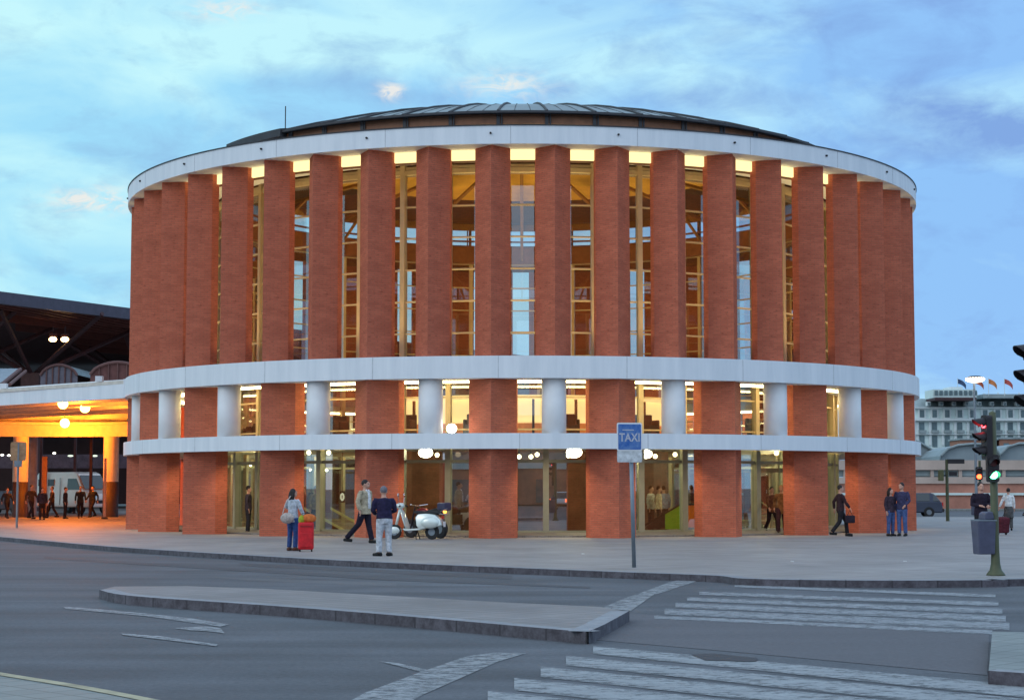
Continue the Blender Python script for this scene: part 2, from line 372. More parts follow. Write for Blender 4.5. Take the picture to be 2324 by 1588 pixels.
# brighter overhead and toward the west behind the camera
back = mrange(sep.outputs[1], -.1, -.9)
up = mrange(el, .22, .8)
skyc = mix(MA('MULTIPLY', up, .85), skyc, (.78, 1.0, 1.30))
skyc = mix(MA('MULTIPLY', back, .85), skyc, (.86, 1.05, 1.32))
vs = N(nt, 'ShaderNodeVectorMath', operation='SCALE'); L(sky.outputs[0], vs.inputs[0]); vs.inputs['Scale'].default_value = .07
tot = mix(.9, vs.outputs[0], skyc); L(tot, bg.inputs[0]); bg.inputs[1].default_value = 1.0

sun_d = bpy.data.lights.new('sun', 'SUN'); sun_d.energy = .5; sun_d.angle = R(25); sun_d.color = (1, .9, .82)
sun = bpy.data.objects.new('sun', sun_d); col.objects.link(sun)
sd = Vector((sin(SUN_AZ)*cos(R(30)), cos(SUN_AZ)*cos(R(30)), sin(R(30))))
sun.rotation_euler = (-sd).to_track_quat('-Z', 'Y').to_euler()

# ------------------------------------------------------------------ ground
RZ = -.12
def sheet(name, pts, mat, z, kind='structure'):
    b = MB(); b.quad([(p[0], p[1], z) for p in pts]); o = b.build(name, mat, fix=False)
    if o.data.polygons[0].normal.z < 0: o.data.flip_normals()
    if kind: o['kind'] = kind
    return o
sheet('ground', [(-3000, -600), (3000, -600), (3000, 4000), (-3000, 4000)], M['ground'], -.20)
sheet('road', [(-140, -40), (140, -40), (140, 150), (-140, 150)], M['road'], RZ)

def smooth_line(P, n=6):
    out = []
    for i in range(len(P)-1):
        p0 = P[max(i-1, 0)]; p1 = P[i]; p2 = P[i+1]; p3 = P[min(i+2, len(P)-1)]
        for k in range(n):
            t = k/n
            out.append(tuple(.5*((2*p1[j])+(-p0[j]+p2[j])*t+(2*p0[j]-5*p1[j]+4*p2[j]-p3[j])*t*t+(-p0[j]+3*p1[j]-3*p2[j]+p3[j])*t**3) for j in (0, 1)))
    out.append(tuple(P[-1][:2])); return out
front = [(-80, 128), (-40, 86)] + [tuple(gnd(x, y)[:2]) for x, y in ((-150, 1206), (0, 1218), (250, 1240), (600, 1262), (850, 1275), (1162, 1288), (1442, 1299), (1627, 1306), (1700, 1313), (1962, 1317), (2262, 1316), (2450, 1312))] + [(24, 34), (60, 48)]
front = smooth_line(front)
plaza_poly = front + [(60, 99), (6, 99), (6, 139), (-80, 139)]
def slab(name, poly, mat, z0, z1):
    b = MB(); b.prism(list(poly), z0, z1); o = b.build(name, mat); o['kind'] = 'structure'; return o
slab('plaza_pavement', plaza_poly, M['pave'], -.19, 0)
def kerb_strip(name, line, wdt, z0, z1, side=1, mat=None, mface=None):
    n = len(line); inner = []
    for i in range(n):
        a = Vector(line[max(i-1, 0)]); b = Vector(line[min(i+1, n-1)]); t = (b-a).normalized(); nn = Vector((-t.y, t.x))*side
        inner.append(Vector(line[i])+nn*wdt)
    outer = []
    for i in range(n):
        a = Vector(line[max(i-1, 0)]); b = Vector(line[min(i+1, n-1)]); t = (b-a).normalized(); nn = Vector((-t.y, t.x))*side
        outer.append(Vector(line[i])-nn*.02)
    us = [0]
    for i in range(n-1): us.append(us[-1]+(Vector(line[i+1])-Vector(line[i])).length)
    b = MB(); E4 = lambda i: [(us[i], .1), (us[i+1], .1), (us[i+1], .4), (us[i], .4)]
    for i in range(n-1):
        b.quad([(*outer[i], z1), (*outer[i+1], z1), (*inner[i+1], z1), (*inner[i], z1)], E4(i))
    o = b.build(name, mat or M['kerb'], fix=True); o['kind'] = 'structure'
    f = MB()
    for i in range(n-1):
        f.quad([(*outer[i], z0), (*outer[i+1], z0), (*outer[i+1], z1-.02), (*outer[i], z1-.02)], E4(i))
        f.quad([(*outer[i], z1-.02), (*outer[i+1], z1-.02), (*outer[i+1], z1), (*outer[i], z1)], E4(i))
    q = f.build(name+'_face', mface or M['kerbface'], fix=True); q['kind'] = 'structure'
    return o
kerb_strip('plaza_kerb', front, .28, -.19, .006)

# traffic island in the middle of the street
IZ = .01
isl = [gnd(x, y, IZ) for x, y in ((228, 1338), (300, 1352), (600, 1373), (850, 1392), (1162, 1419), (1332, 1434), (1368, 1418), (1425, 1387), (1362, 1376), (1162, 1367), (900, 1352), (600, 1335), (420, 1329), (260, 1330))]
isl = [tuple(p[:2]) for p in isl]
slab('traffic_island', isl, M['pave2'], -.19, IZ)
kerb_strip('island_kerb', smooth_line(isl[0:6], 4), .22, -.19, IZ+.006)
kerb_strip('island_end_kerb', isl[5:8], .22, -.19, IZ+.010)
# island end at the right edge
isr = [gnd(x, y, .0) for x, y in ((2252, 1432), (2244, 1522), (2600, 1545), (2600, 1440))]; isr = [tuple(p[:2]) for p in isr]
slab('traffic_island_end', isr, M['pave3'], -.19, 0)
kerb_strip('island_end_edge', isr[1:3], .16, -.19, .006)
# crossing between the two islands
sheet('crossing_refuge', [gnd(x, y, RZ) for x, y in ((1352, 1452), (1432, 1392), (1500, 1396), (2246, 1428), (2240, 1532), (1700, 1482))], M['road2'], RZ+.004)
near_line = smooth_line([tuple(gnd(x, y, 0)[:2]) for x, y in ((-500, 1445), (-200, 1492), (0, 1527), (180, 1556), (350, 1588), (520, 1625), (760, 1700))])
slab('near_pavement', near_line + [(-.5, 5), (-30, 5), (-30, 25)], M['pave3'], -.19, 0)
M['yellowkerb'] = pmat('yellowish_kerb', (.36, .33, .22), .7, var=.3)
kerb_strip('near_kerb', near_line, .10, -.19, .006, side=-1, mat=M['yellowkerb'])

def cq(x, y): return (1162+.5*x, 1200.7+.5*y)
def bar(x0, y0, x1, y1, t0, t1, mat, name='crossing_stripe', z=RZ+.008):
    t0 *= 2.0; t1 *= 1.75
    p = [gnd(*cq(x0, y0-t0/2), z), gnd(*cq(x1, y1-t1/2), z), gnd(*cq(x1, y1+t1/2), z), gnd(*cq(x0, y0+t0/2), z)]
    b = MB(); n = 16
    for i in range(n):
        a, c, d_, e_ = [Vector(p[u]).lerp(Vector(p[v]), w_) for u, v, w_ in ((0, 1, i/n), (0, 1, (i+1)/n), (3, 2, (i+1)/n), (3, 2, i/n))]
        b.quad([e_, d_, c, a], [(i/n, 0), ((i+1)/n, 0), ((i+1)/n, 1), (i/n, 1)])
    o = b.build(name, mat); o['kind'] = 'structure'; return o
for x0, y0, x1, y1, t0, t1 in ((1010, 256, 2195, 302, 6, 9), (850, 289, 2208, 338, 8, 12), (795, 316, 2226, 372, 9, 15), (742, 343, 2242, 405, 11, 18), (692, 372, 2258, 440, 14, 21), (645, 397, 2180, 466, 8, 12)):
    bar(x0, y0, x1, y1, t0, t1, M['paint'])
for x0, y0, x1, y1, t0, t1 in ((368, 546, 2700, 770, 18, 34), (245, 594, 2700, 836, 22, 38), (130, 645, 2700, 908, 24, 44), (10, 700, 2400, 956, 28, 48), (-110, 762, 2000, 1000, 32, 52)):
    bar(x0, y0, x1, y1, t0, t1, M['paint2'])
_z = [RZ+.0062]
def mark(pts, mat=None, name='road_marking', z=None):
    if z is None: _z[0] += .0006; z = _z[0]
    return sheet(name, [gnd(x, y, z) for x, y in pts], mat or M['paint3'], z)
mark([(790, 1592), (830, 1570), (960, 1522), (1060, 1488), (1120, 1480), (1195, 1481), (1130, 1500), (1040, 1540), (960, 1575), (930, 1592)], name='stop_line')
mark([(1445, 1348), (1520, 1320), (1556, 1312), (1598, 1312), (1560, 1325), (1490, 1348)], name='stop_line')
mark([(1366, 1379), (1405, 1362), (1440, 1349), (1486, 1347), (1432, 1385)], name='stop_line')
mark([(858, 1499), (900, 1503), (985, 1522), (970, 1527), (900, 1509)], name='lane_line')
mark([(145, 1376), (200, 1379), (330, 1391), (440, 1403), (520, 1416), (500, 1421), (430, 1411), (330, 1397), (200, 1385), (150, 1381)], name='lane_line')
mark([(395, 1424), (470, 1420), (500, 1424), (510, 1436), (470, 1431), (430, 1429)], name='lane_arrow')
mark([(275, 1436), (360, 1442), (495, 1461), (490, 1465), (360, 1449), (280, 1440)], name='lane_line')
for k, (a, b_) in enumerate((((40, 1290), (520, 1318)), ((420, 1283), (1000, 1305)), ((560, 1305), (1150, 1330)))):
    pass
M['patch'] = asphalt('asphalt_patch', (.125, .128, .138), .25, .8, .7)
M['patch2'] = asphalt('asphalt_dark_patch', (.078, .08, .09), .25, .75, .7)
mark([(470, 1308), (900, 1322), (900, 1330), (560, 1316)], M['patch'], 'asphalt_patch', RZ+.002)
mark([(540, 1276), (1162, 1306), (1162, 1314), (560, 1284)], M['patch2'], 'asphalt_patch', RZ+.0032)
mark([(100, 1262), (900, 1310), (1340, 1330), (1340, 1334), (880, 1316), (100, 1267)], M['patch2'], 'asphalt_seam', RZ+.0045)
random.seed(5)
mark([(1568, 1484), (1620, 1482), (1720, 1492), (1715, 1500), (1600, 1497)], M['gully'], 'drain_grate', RZ+.013)
mark([(1968, 1322), (2050, 1321), (2058, 1327), (1975, 1329)], M['gully'], 'drain_grate', RZ+.010)
for i in range(3):
    x = random.uniform(1300, 2100); y = random.uniform(1228, 1290); g = gnd(x, y, 0)
    o = MB().box((0, 0, .01), (.06, .04, .015), random.random()*3).build('litter', M['white_col'], loc=(g.x, g.y, 0))
    tag(o, 'scrap of pale litter lying on the plaza paving', 'litter', 'scraps of litter on the plaza')

# ------------------------------------------------------------------ the rotunda
CX, CY = .40, 72.12
ROT = -math.asin(.464/72.12)
hall = empty('station_rotunda', (CX, CY, 0), ROT, 'round red brick station hall with white concrete bands, tall piers and shallow grey roof', 'building')
def pol(r, a, z=0): return (r*sin(a), -r*cos(a), z)
def wedge(half, apex, sh, back):
    return [(0, -apex), (half, -sh), (half, -back), (-half, -back), (-half, -sh)]
A0 = R(-3.55); ST = R(7.5)
proto = MB().prism(wedge(.575, 15.86, 15.20, 14.92), 5.7, 12.80, uvs=True).build('brick_pier', M['brick'], hall)
for k in range(48):
    o = proto if k == 0 else proto.copy()
    if k: col.objects.link(o)
    o.parent = hall; o.rotation_euler.z = A0+k*ST
lw = MB().prism(wedge(.78, 15.88, 15.04, 14.55), 0, 5.2, uvs=True).build('brick_pier', M['brick'], hall)
for k in range(24):
    o = lw if k == 0 else lw.copy()
    if k: col.objects.link(o)
    o.parent = hall; o.rotation_euler.z = A0+2*k*ST
cm = MB().lathe([(0, 3.05), (.40, 3.05), (.40, 5.18), (0, 5.18)], (0, -15.42, 0), 28).build('column', M['white_col'], hall, smooth=True)
for k in range(24):
    o = cm if k == 0 else cm.copy()
    if k: col.objects.link(o)
    o.parent = hall; o.rotation_euler.z = A0+(2*k+1)*ST
def ring(name, prof, mat, n=192, parent=None, smooth=True, **kw):
    o = MB().lathe(prof, n=n, close=True, **kw).build(name, mat, parent or hall)
    return o
ring('roof_band', [(16.0, 12.76), (16.0, 13.36), (15.6, 13.36), (15.6, 12.95), (12.75, 12.95), (12.75, 12.765), (15.6, 12.76)], M['white'])
ring('coping', [(16.03, 13.36), (16.03, 13.395), (15.55, 13.395), (15.55, 13.36)], M['roofdark'])
ring('glowing_fascia', [(15.03, 12.42), (15.03, 12.757), (14.93, 12.757), (14.93, 12.42)], M['fascia_glow'])  # downstand fascia made to glow, not a lamp
ring('soffit_edge', [(14.92, 12.36), (14.92, 12.757), (14.84, 12.757), (14.84, 12.36)], M['woodbrown'])
ring('middle_band', [(16.0, 5.14), (16.0, 5.86), (15.55, 5.86), (15.55, 5.40), (12.85, 5.40), (12.85, 5.20), (15.55, 5.14)], M['white'])
ring('lower_band', [(16.02, 2.87), (16.02, 3.37), (15.8, 3.37), (15.8, 3.10), (12.9, 3.10), (12.9, 2.95), (15.8, 2.87)], M['white'])
ring('balcony_lighting', [(14.2, 5.10), (14.2, 5.16), (14.0, 5.16), (14.0, 5.10)], emat('balcony_strip', (1, .78, .34), 17.0))
dp = MB().tube([(0, -15.9, 13.12), (0, -16.06, 13.11)], .035, 8).build('drain_spout', M['black'], hall)
for k in range(24):
    o = dp if k == 0 else dp.copy()
    if k: col.objects.link(o)
    o.parent = hall; o.rotation_euler.z = A0+2*k*ST
# hairline joints between the band segments
jm = pmat('joint_grey', (.50, .53, .57), .8)
for nm_, rr_, z0_, z1_, off_ in (('band_joint', 15.998, 12.765, 13.355, .31), ('band_joint', 15.998, 5.145, 5.855, .12), ('band_joint', 16.018, 2.875, 3.365, .45)):
    jt = MB().box((0, -rr_, (z0_+z1_)/2), (.022, .012, z1_-z0_)).build(nm_, jm, hall)
    for k in range(24):
        o = jt if k == 0 else jt.copy()
        if k: col.objects.link(o)
        o.parent = hall; o.rotation_euler.z = A0+(2*k+off_)*ST
# glazing: 48 flat bays
RG = 12.68; hw = RG*math.tan(ST/2)
def window_frame(door=False):
    b = MB()
    for z in [2.5+1.1*k for k in range(1, 9)]: b.box((0, -RG+.0, z), (2*hw-.14, .07, .055))
    b.box((0, -RG, 12.50), (2*hw-.14, .16, .16)); b.box((0, -RG+.03, 12.66), (2*hw-.14, .08, .10))
    b.box((hw, -RG, 7.8), (.17, .22, 9.9))
    return b
fr = window_frame().build('window_frame', M['mullion'], hall)
lf = MB()
for z in (2.52,): lf.box((0, -RG+.0, z), (2*hw-.14, .09, .10))
lf.box((0, -RG, .09), (2*hw-.14, .14, .18)); lf.box((hw, -RG, 1.46), (.20, .24, 2.90))
lfo = lf.build('window_frame', M['mullion_lo'], hall)
up_gl = MB(); up_gl.quad([(-hw, -RG+.03, 2.95), (hw, -RG+.03, 2.95), (hw, -RG+.03, 12.45), (-hw, -RG+.03, 12.45)])
ug = up_gl.build('pane', M['glass'], fr, fix=False)
lo_gl = MB(); lo_gl.quad([(-hw, -RG+.03, .15), (hw, -RG+.03, .15), (hw, -RG+.03, 2.94), (-hw, -RG+.03, 2.94)])
lg = lo_gl.build('pane', M['glass_low'], lfo, fix=False)
for base, child in ((fr, ug), (lfo, lg)):
    for k in range(1, 48):
        o = base.copy(); col.objects.link(o); o.parent = hall; o.rotation_euler.z = k*ST
        c = child.copy(); col.objects.link(c); c.parent = o
# interior
MB().lathe([(0, .02), (14.4, .02)], n=96).build('hall_floor', M['floorin'], hall)
ring('sill', [(14.4, 0), (14.4, .05), (12.6, .12), (12.6, 0)], M['pave2'])
ring('ground_ceiling', [(12.6, 3.05), (12.6, 3.12), (6.0, 3.12), (6.0, 3.05)], pmat('plaster_ceiling', (.5, .47, .36), .8, var=.08))
core = MB().lathe([(6.0, .02), (6.0, 3.05)], n=48); core.build('core_wall', M['corebrown'], hall)
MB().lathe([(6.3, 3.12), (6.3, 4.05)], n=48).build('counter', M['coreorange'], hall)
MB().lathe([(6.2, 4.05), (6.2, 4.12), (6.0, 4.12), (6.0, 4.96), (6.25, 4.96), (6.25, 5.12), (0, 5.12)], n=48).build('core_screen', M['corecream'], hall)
for k in range(24):
    MB().box((0, -6.32, 4.0), (.09, .08, 1.9)).build('screen_post', M['corebrown'], hall, rz=k*R(15)+R(4))
for k in range(24):
    a = k*R(15)+R(7.5)
    b = MB(); b.box((0, -11.2, 3.55), (1.0, .5, .55)); b.box((0, -10.9, 3.95), (1.0, .12, .5)); b.box((.5, -11.2, 3.75), (.1, .5, .5)); b.box((-.5, -11.2, 3.75), (.1, .5, .5))
    o = b.build('armchair', pmat('black_leather', (.02, .018, .02), .5) if k == 0 else bpy.data.materials['black_leather'], bevel=.04, loc=(CX, CY, 0), rz=ROT+a)
    if k < 6 or k > 17: tag(o, 'black armchair standing behind the upper floor glazing of the rotunda', 'armchair', 'armchairs on the upper floor of the rotunda')
    else: bpy.data.objects.remove(o)
ring('inner_ring_beam', [(12.6, 12.45), (12.6, 13.25), (12.2, 13.25), (12.2, 12.45)], M['woodbrown'])
# roof
RS = 39.7; ZC = 14.50-RS*cos(math.asin(12.9/RS))
def dome(r): return ZC+sqrt(RS*RS-r*r)
prof = [(r, dome(r)) for r in [12.9*i/14 for i in range(14, -1, -1)]]
MB().lathe(prof, n=96).build('roof', M['roofmetal'], hall)
MB().lathe([(r, z-.16) for r, z in prof if r < 10.3], n=96).build('dome_soffit', M['golden'], hall)
MB().lathe([(r, z-.16) for r, z in prof if r > 10.0], n=96).build('soffit_border', pmat('dark_eaves_timber', (.055, .024, .012), .7, var=.3), hall)
ring('eaves', [(12.98, 14.44), (12.98, 14.52), (12.86, 14.54), (12.5, 14.44)], M['roofdark'])
rib = MB()
rp = [(r, dome(r)+.03) for r in [12.95, 11.5, 10, 8.5, 7, 5.5, 4]]
rib.tube([(0, -r, z) for r, z in rp], .045, 6)
rb = rib.build('roof_rib', M['roofdark'], hall)
for k in range(48):
    o = rb if k == 0 else rb.copy()
    if k: col.objects.link(o)
    o.parent = hall; o.rotation_euler.z = A0+k*ST
seam = MB()
for da in (1/3, 2/3):
    pts = [(r*sin(da*ST), -r*cos(da*ST), dome(r)+.012) for r in (12.95, 11, 9, 7)]
    seam.tube(pts, .014, 4)
sm = seam.build('roof_seam', M['roofdark'], hall)
for k in range(48):
    o = sm if k == 0 else sm.copy()
    if k: col.objects.link(o)
    o.parent = hall; o.rotation_euler.z = A0+k*ST
st = MB().box((0, -12.72, 13.85), (.12, .12, 1.18)); st.tube([(0.12, -12.78, 13.3), (.12, -12.78, 14.44)], .03, 6)
sto = st.build('roof_strut', M['roofdark'], hall)
for k in range(48):
    o = sto if k == 0 else sto.copy()
    if k: col.objects.link(o)
    o.parent = hall; o.rotation_euler.z = A0+k*ST
ring('clerestory_sill', [(12.76, 12.96), (12.76, 13.36), (12.6, 13.36), (12.6, 12.96)], M['woodbrown'])
MB().lathe([(12.62, 13.36), (12.62, 14.45)], n=48).build('clerestory_glass', M['cleargl'], hall)
ring('eaves_board', [(12.74, 14.10), (12.74, 14.46), (12.66, 14.46), (12.66, 14.10)], M['woodbrown'])
MB().lathe([(12.5, 13.5), (12.5, 13.58), (12.42, 13.58), (12.42, 13.5)], n=48, close=True).build('clerestory_rail', M['woodbrown'], hall)
# inner trusses under the dome
tr = MB()
for a in [k*R(22.5) for k in range(16)]:
    tr.tube([pol(12.3, a, 13.9), pol(6, a, 15.0), pol(.5, a, 15.9)], .09, 6)
    tr.tube([pol(12.2, a, 12.6), pol(10.2, a, 14.3)], .07, 6)
tr.build('dome_truss', pmat('timber_truss', (.25, .13, .04), .6), hall)
# service gutter on the left of the roof and aerial
g = MB().lathe([(13.05, 14.3), (13.05, 14.58), (12.6, 14.66), (12.6, 14.3)], n=12, a0=R(-59), a1=R(-42), close=True)
for a in (R(-59), R(-42)):
    g.quad([pol(13.05, a, 14.3), pol(13.05, a, 14.58), pol(12.6, a, 14.66), pol(12.6, a, 14.3)])
g.build('roof_gutter', M['roofdark'], hall)
MB().tube([(-8.75, -8.2, 14.5), (-8.75, -8.2, 15.72)], .02, 6).build('aerial', M['roofdark'], hall)
# interior wash lights
def area(name, loc, size, power, c, rot=(pi, 0, 0)):
    d = bpy.data.lights.new(name, 'AREA'); d.shape = 'DISK'; d.size = size; d.energy = power; d.color = c
    o = bpy.data.objects.new(name, d); col.objects.link(o); o.location = loc; o.rotation_euler = rot; return o
area('dome_uplight', (CX, CY, 5.25), 9, 1500, (1, .66, .22))
def point(name, p, power, c, r=.1, spot=None, rot=None):
    d = bpy.data.lights.new(name, 'SPOT' if spot else 'POINT'); d.energy = power; d.color = c; d.shadow_soft_size = r
    if spot: d.spot_size = R(spot); d.spot_blend = .9
    o = bpy.data.objects.new(name, d); col.objects.link(o); o.location = p
    if rot: o.rotation_euler = rot
    return o
def hallp(r, a, z): return Vector((CX, CY, 0))+Matrix.Rotation(ROT, 3, 'Z') @ Vector(pol(r, a, z))
for k in range(12): point('lobby_lamp_light', hallp(10.6, k*R(30)+R(11), 2.6), 150, (1, .84, .46), .06)
# downlights under the lower white band that warm the plaza and the brick piers
for k in range(-5, 6):
    a = A0+(2*k+1)*ST
    point('plaza_downlight', hallp(15.2, a, 2.8), 150, (1, .74, .42), .1, 140, (R(20), 0, ROT+a))

# uplights on the middle gallery, one behind each pier gap on the visible side
ufm = MB().lathe([(0, 0), (.12, 0), (.14, .12), (.12, .12), (0, .08)], n=12)
for k in range(-10, 12):
    a = A0+(k+.5)*ST
    p = Vector((CX, CY, 0))+Matrix.Rotation(ROT, 3, 'Z') @ Vector(pol(14.0, a, 5.45))
    d = bpy.data.lights.new('gallery_uplight', 'SPOT'); d.energy = 260; d.color = (1, .74, .32); d.spot_size = R(110); d.spot_blend = .8; d.shadow_soft_size = .12
    o = bpy.data.objects.new('gallery_uplight', d); col.objects.link(o); o.location = p; o.rotation_euler = (pi, 0, 0)
ml = bpy.data.lights

# ------------------------------------------------------------------ lamps in the hall
def globe(name, p, r, mat, label, group, rod=None, cat='lamp', rodmat=None):
    t = empty(name, p, 0, label, cat, group)
    MB().ball((0, 0, 0), r, 14).build('globe', mat, t, smooth=True)
    if rod: MB().tube([(0, 0, r*.9), (0, 0, rod)], .025, 6).build('rod', rodmat or M['black'], t)
    return t
for px, py in ((701, 1021), (746, 1023), (992, 1032), (1178, 1036), (1205, 1036), (1219, 1031), (1487, 1035), (1532, 1031), (1585, 1030), (1762, 1028), (1018, 1024), (1290, 1034)):
    p = at(px, py, 65.3); p.z = min(p.z, 2.93)
    globe('hall_lamp', p, .085, M['globe'], 'small glowing globe lamp under the ground floor ceiling of the rotunda', 'globe lamps inside the rotunda', rod=max(.09, 3.04-p.z))
for px, py, r in ((966, 1027, .22), (1303, 1026, .24), (1466, 1030, .19)):
    p = at(px, py, 60.6)
    t = empty('floodlight', p, 0, {966: 'dazzling floodlight glaring just under the lower white band above the scooter', 1303: 'dazzling floodlight glaring under the white band above the reflected car', 1466: 'dazzling floodlight glaring beside the blue taxi sign'}[px], 'floodlight', 'floodlights under the lower band')
    MB().ball((0, 0, 0), r, 14, (1.15, .6, .8)).build('lens', M['flood'], t, smooth=True)
    MB().box((0, .15, .12), (.5, .12, .1)).build('bracket', M['black'], t)
p = at(1025, 972, 57.2)
t = empty('floodlight', p, 0, 'dazzling floodlight standing on the lower white band beside a white column', 'floodlight')
MB().ball((0, 0, 0), .15, 14, (1.1, .6, 1)).build('lens', M['flood'], t, smooth=True); MB().box((0, .12, -.12), (.3, .1, .2)).build('bracket', M['black'], t)
# escalator and ticket furniture in the right-hand bay
def poly_plate(name, pts, mat, parent=None, depth=.08):
    b = MB(); n = len(pts)
    b.quad(pts); b.quad([(p[0], p[1]+depth, p[2]) for p in reversed(pts)])
    for i in range(n):
        a, c = pts[i], pts[(i+1) % n]; b.quad([a, c, (c[0], c[1]+depth, c[2]), (a[0], a[1]+depth, a[2])])
    return b.build(name, mat, parent)
def P(px, py, Y): return tuple(at(px, py, Y))
esc = empty('escalator', (at(1530, 1200, 62.2).x, 62.2, 0), 0, 'escalator with green side panel behind the glass of the bay right of the taxi sign', 'escalator')
def loc(o, pts): return [tuple(Vector(p)-Vector(o.location)) for p in pts]
poly_plate('side_panel', loc(esc, [P(1462, 1198, 62.2), P(1515, 1198, 62.2), P(1515, 1158, 62.2)]), pmat('dark_balustrade', (.06, .03, .03), .4), esc)
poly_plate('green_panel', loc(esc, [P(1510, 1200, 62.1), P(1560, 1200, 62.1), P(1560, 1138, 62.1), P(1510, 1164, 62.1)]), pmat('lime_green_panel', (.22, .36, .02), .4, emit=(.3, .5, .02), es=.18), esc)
poly_plate('handrail', loc(esc, [P(1458, 1192, 62.0), P(1562, 1132, 62.0), P(1562, 1136, 62.0), P(1458, 1197, 62.0)]), M['black'], esc, .06)
kio = empty('information_counter', (at(1588, 1200, 62.6).x, 62.6, 0), 0, 'bright orange counter behind the glass beside the green escalator panel', 'counter')
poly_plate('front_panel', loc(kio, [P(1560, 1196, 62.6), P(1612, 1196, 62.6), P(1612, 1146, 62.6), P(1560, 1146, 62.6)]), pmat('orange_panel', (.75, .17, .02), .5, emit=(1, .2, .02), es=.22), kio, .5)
poly_plate('counter_top', loc(kio, [P(1558, 1146, 62.55), P(1614, 1146, 62.55), P(1614, 1143, 62.55), P(1558, 1143, 62.55)]), M['black'], kio, .6)
esc2 = empty('escalator', (at(740, 1200, 64).x, 64, 0), 0, 'dim escalator with pale handrails behind the glass left of the walking man', 'escalator')
for dx in (0, 60):
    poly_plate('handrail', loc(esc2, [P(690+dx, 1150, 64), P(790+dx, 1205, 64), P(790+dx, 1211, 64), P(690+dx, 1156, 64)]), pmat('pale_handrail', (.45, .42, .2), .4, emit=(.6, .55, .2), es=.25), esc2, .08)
poly_plate('side_panel', loc(esc2, [P(690, 1158, 64.2), P(790, 1210, 64.2), P(690, 1210, 64.2)]), M['corebrown'], esc2)
for px, py, s_ in ((706, 1130, 1), (777, 1127, 1), (1720, 1125, 1), (1785, 1128, .8)):
    p = at(px, py, 63.8 if px < 1000 else 64.4)
    t = empty('hanging_sign', p, 0, {706: 'lit oval hanging sign behind the woman with the suitcase', 777: 'lit oval hanging sign above the dim escalator', 1720: 'small lit white sign with dark mark left of the doorway', 1785: 'small lit sign inside the doorway on the right'}[px], 'sign')
    MB().box((0, 0, 0), (.2*s_, .05, .42*s_)).build('frame', M['black'], t, bevel=.05)
    MB().ball((0, -.03, 0), .15*s_, 14, (.55, .12, 1)).build('face', emat('lit_sign_face_%d' % px, (.9, .85, .6), 1.0), t)
    MB().box((0, -.065, 0), (.03, .02, .12)).build('symbol', M['black'], t)
    MB().tube([(0, 0, .2), (0, 0, 3.05-p.z)], .012, 6).build('rod', M['black'], t)
# door leaves in the right-hand bay
dt = empty('station_door', (at(1750, 1210, 63.4).x, 63.4, 0), R(33), 'glazed entrance doors with pale header in the right-hand bay', 'door')
b = MB(); b.box((0, 0, 2.25), (1.7, .12, .16)); b.box((-.85, 0, 1.1), (.08, .12, 2.2)); b.box((.85, 0, 1.1), (.08, .12, 2.2)); b.box((0, 0, 1.1), (.07, .1, 2.2)); b.build('frame', M['cream'], dt)
MB().box((-.1, -.08, 1.05), (.03, .05, .4)).build('handle', M['chrome'], dt)

# ------------------------------------------------------------------ canopy on the left
can = empty('bus_canopy', (-24.9, 88, 0), 0, 'white flat concrete canopy lit orange from below, left of the rotunda', 'canopy')
O = Vector((-24.9, 88, 0))
P0 = Vector((-14.9, 68.4)); P1 = Vector((-22.0, 75.0)); P2 = Vector((-36, 88.2))
def cl(p, z=0): return (p[0]-O.x, p[1]-O.y, z)
poly = [P0, P1, P2, (-52, 110), (-13, 110), (-9, 88), (-15.35, 78)]
b = MB(); b.prism([(p[0]-O.x, p[1]-O.y) for p in poly], 5.70, 5.84)
M['canopy'] = pmat('canopy_soffit', (.62, .58, .52), .7, var=.12)
b.build('roof_slab', M['canopy'], can)
def strip(a, c, z0, z1, th):
    a = Vector(a); c = Vector(c); t = (c-a).normalized(); n_ = Vector((t.y, -t.x))
    if n_.y < 0: n_ = -n_
    return [tuple(a), tuple(c), tuple(c+n_*th), tuple(a+n_*th)]
b = MB(); b.prism([(p[0]-O.x, p[1]-O.y) for p in strip(P0, P2, 0, 0, .3)], 5.14, 5.72); b.build('fascia', M['white'], can)
b = MB(); b.prism([(p[0]-O.x, p[1]-O.y) for p in strip(P0+Vector((.5, .6)), P2, 0, 0, .1)], 5.842, 5.95); b.build('parapet_rail', M['white'], can)
for f in (.08, .33, .52, .8): MB().box((P0.x+(P2.x-P0.x)*f-O.x, P0.y+(P2.y-P0.y)*f-O.y+.2, 5.98), (.28, .28, .22)).build('roof_block', M['white'], can)
bk = MB(); bk.box((P0.x-O.x+.05, P0.y-O.y+.25, 5.5), (.75, .5, .74)); bk.build('end_block', M['white'], can)
b = MB()   # coffer beams
for f in (.25, .5, .8, 1.15, 1.6):
    a = P0+Vector((4, 5.5))*f*1.2+Vector((0, 3)); d_ = Vector((-.73, .68))
    c = a+d_*26; b.prism([(q[0]-O.x, q[1]-O.y) for q in strip(a, c, 0, 0, .35)], 5.40, 5.69)
b.build('soffit_beam', M['canopy'], can)
MB().lathe([(9.9, 4.45), (9.9, 5.10), (9.35, 5.10), (9.35, 4.45)], (0, 0, 0), 40, a0=R(95), a1=R(265), close=True).build('ring_beam', M['canopy'], can)
MB().lathe([(10.2, 5.10), (10.2, 5.24), (9.0, 5.24), (9.0, 5.10)], (0, 0, 0), 40, a0=R(95), a1=R(265), close=True).build('ring_ledge', M['canopy'], can)
MB().lathe([(9.7, 5.24), (9.7, 5.69), (9.5, 5.69), (9.5, 5.24)], (0, 0, 0), 40, a0=R(95), a1=R(265), close=True).build('ring_wall', M['canopy'], can)
M['ccol'] = pmat('ochre_column', (.62, .55, .42), .6, var=.1); M['cbase'] = pmat('dark_column_base', (.05, .03, .025), .6, var=.2)
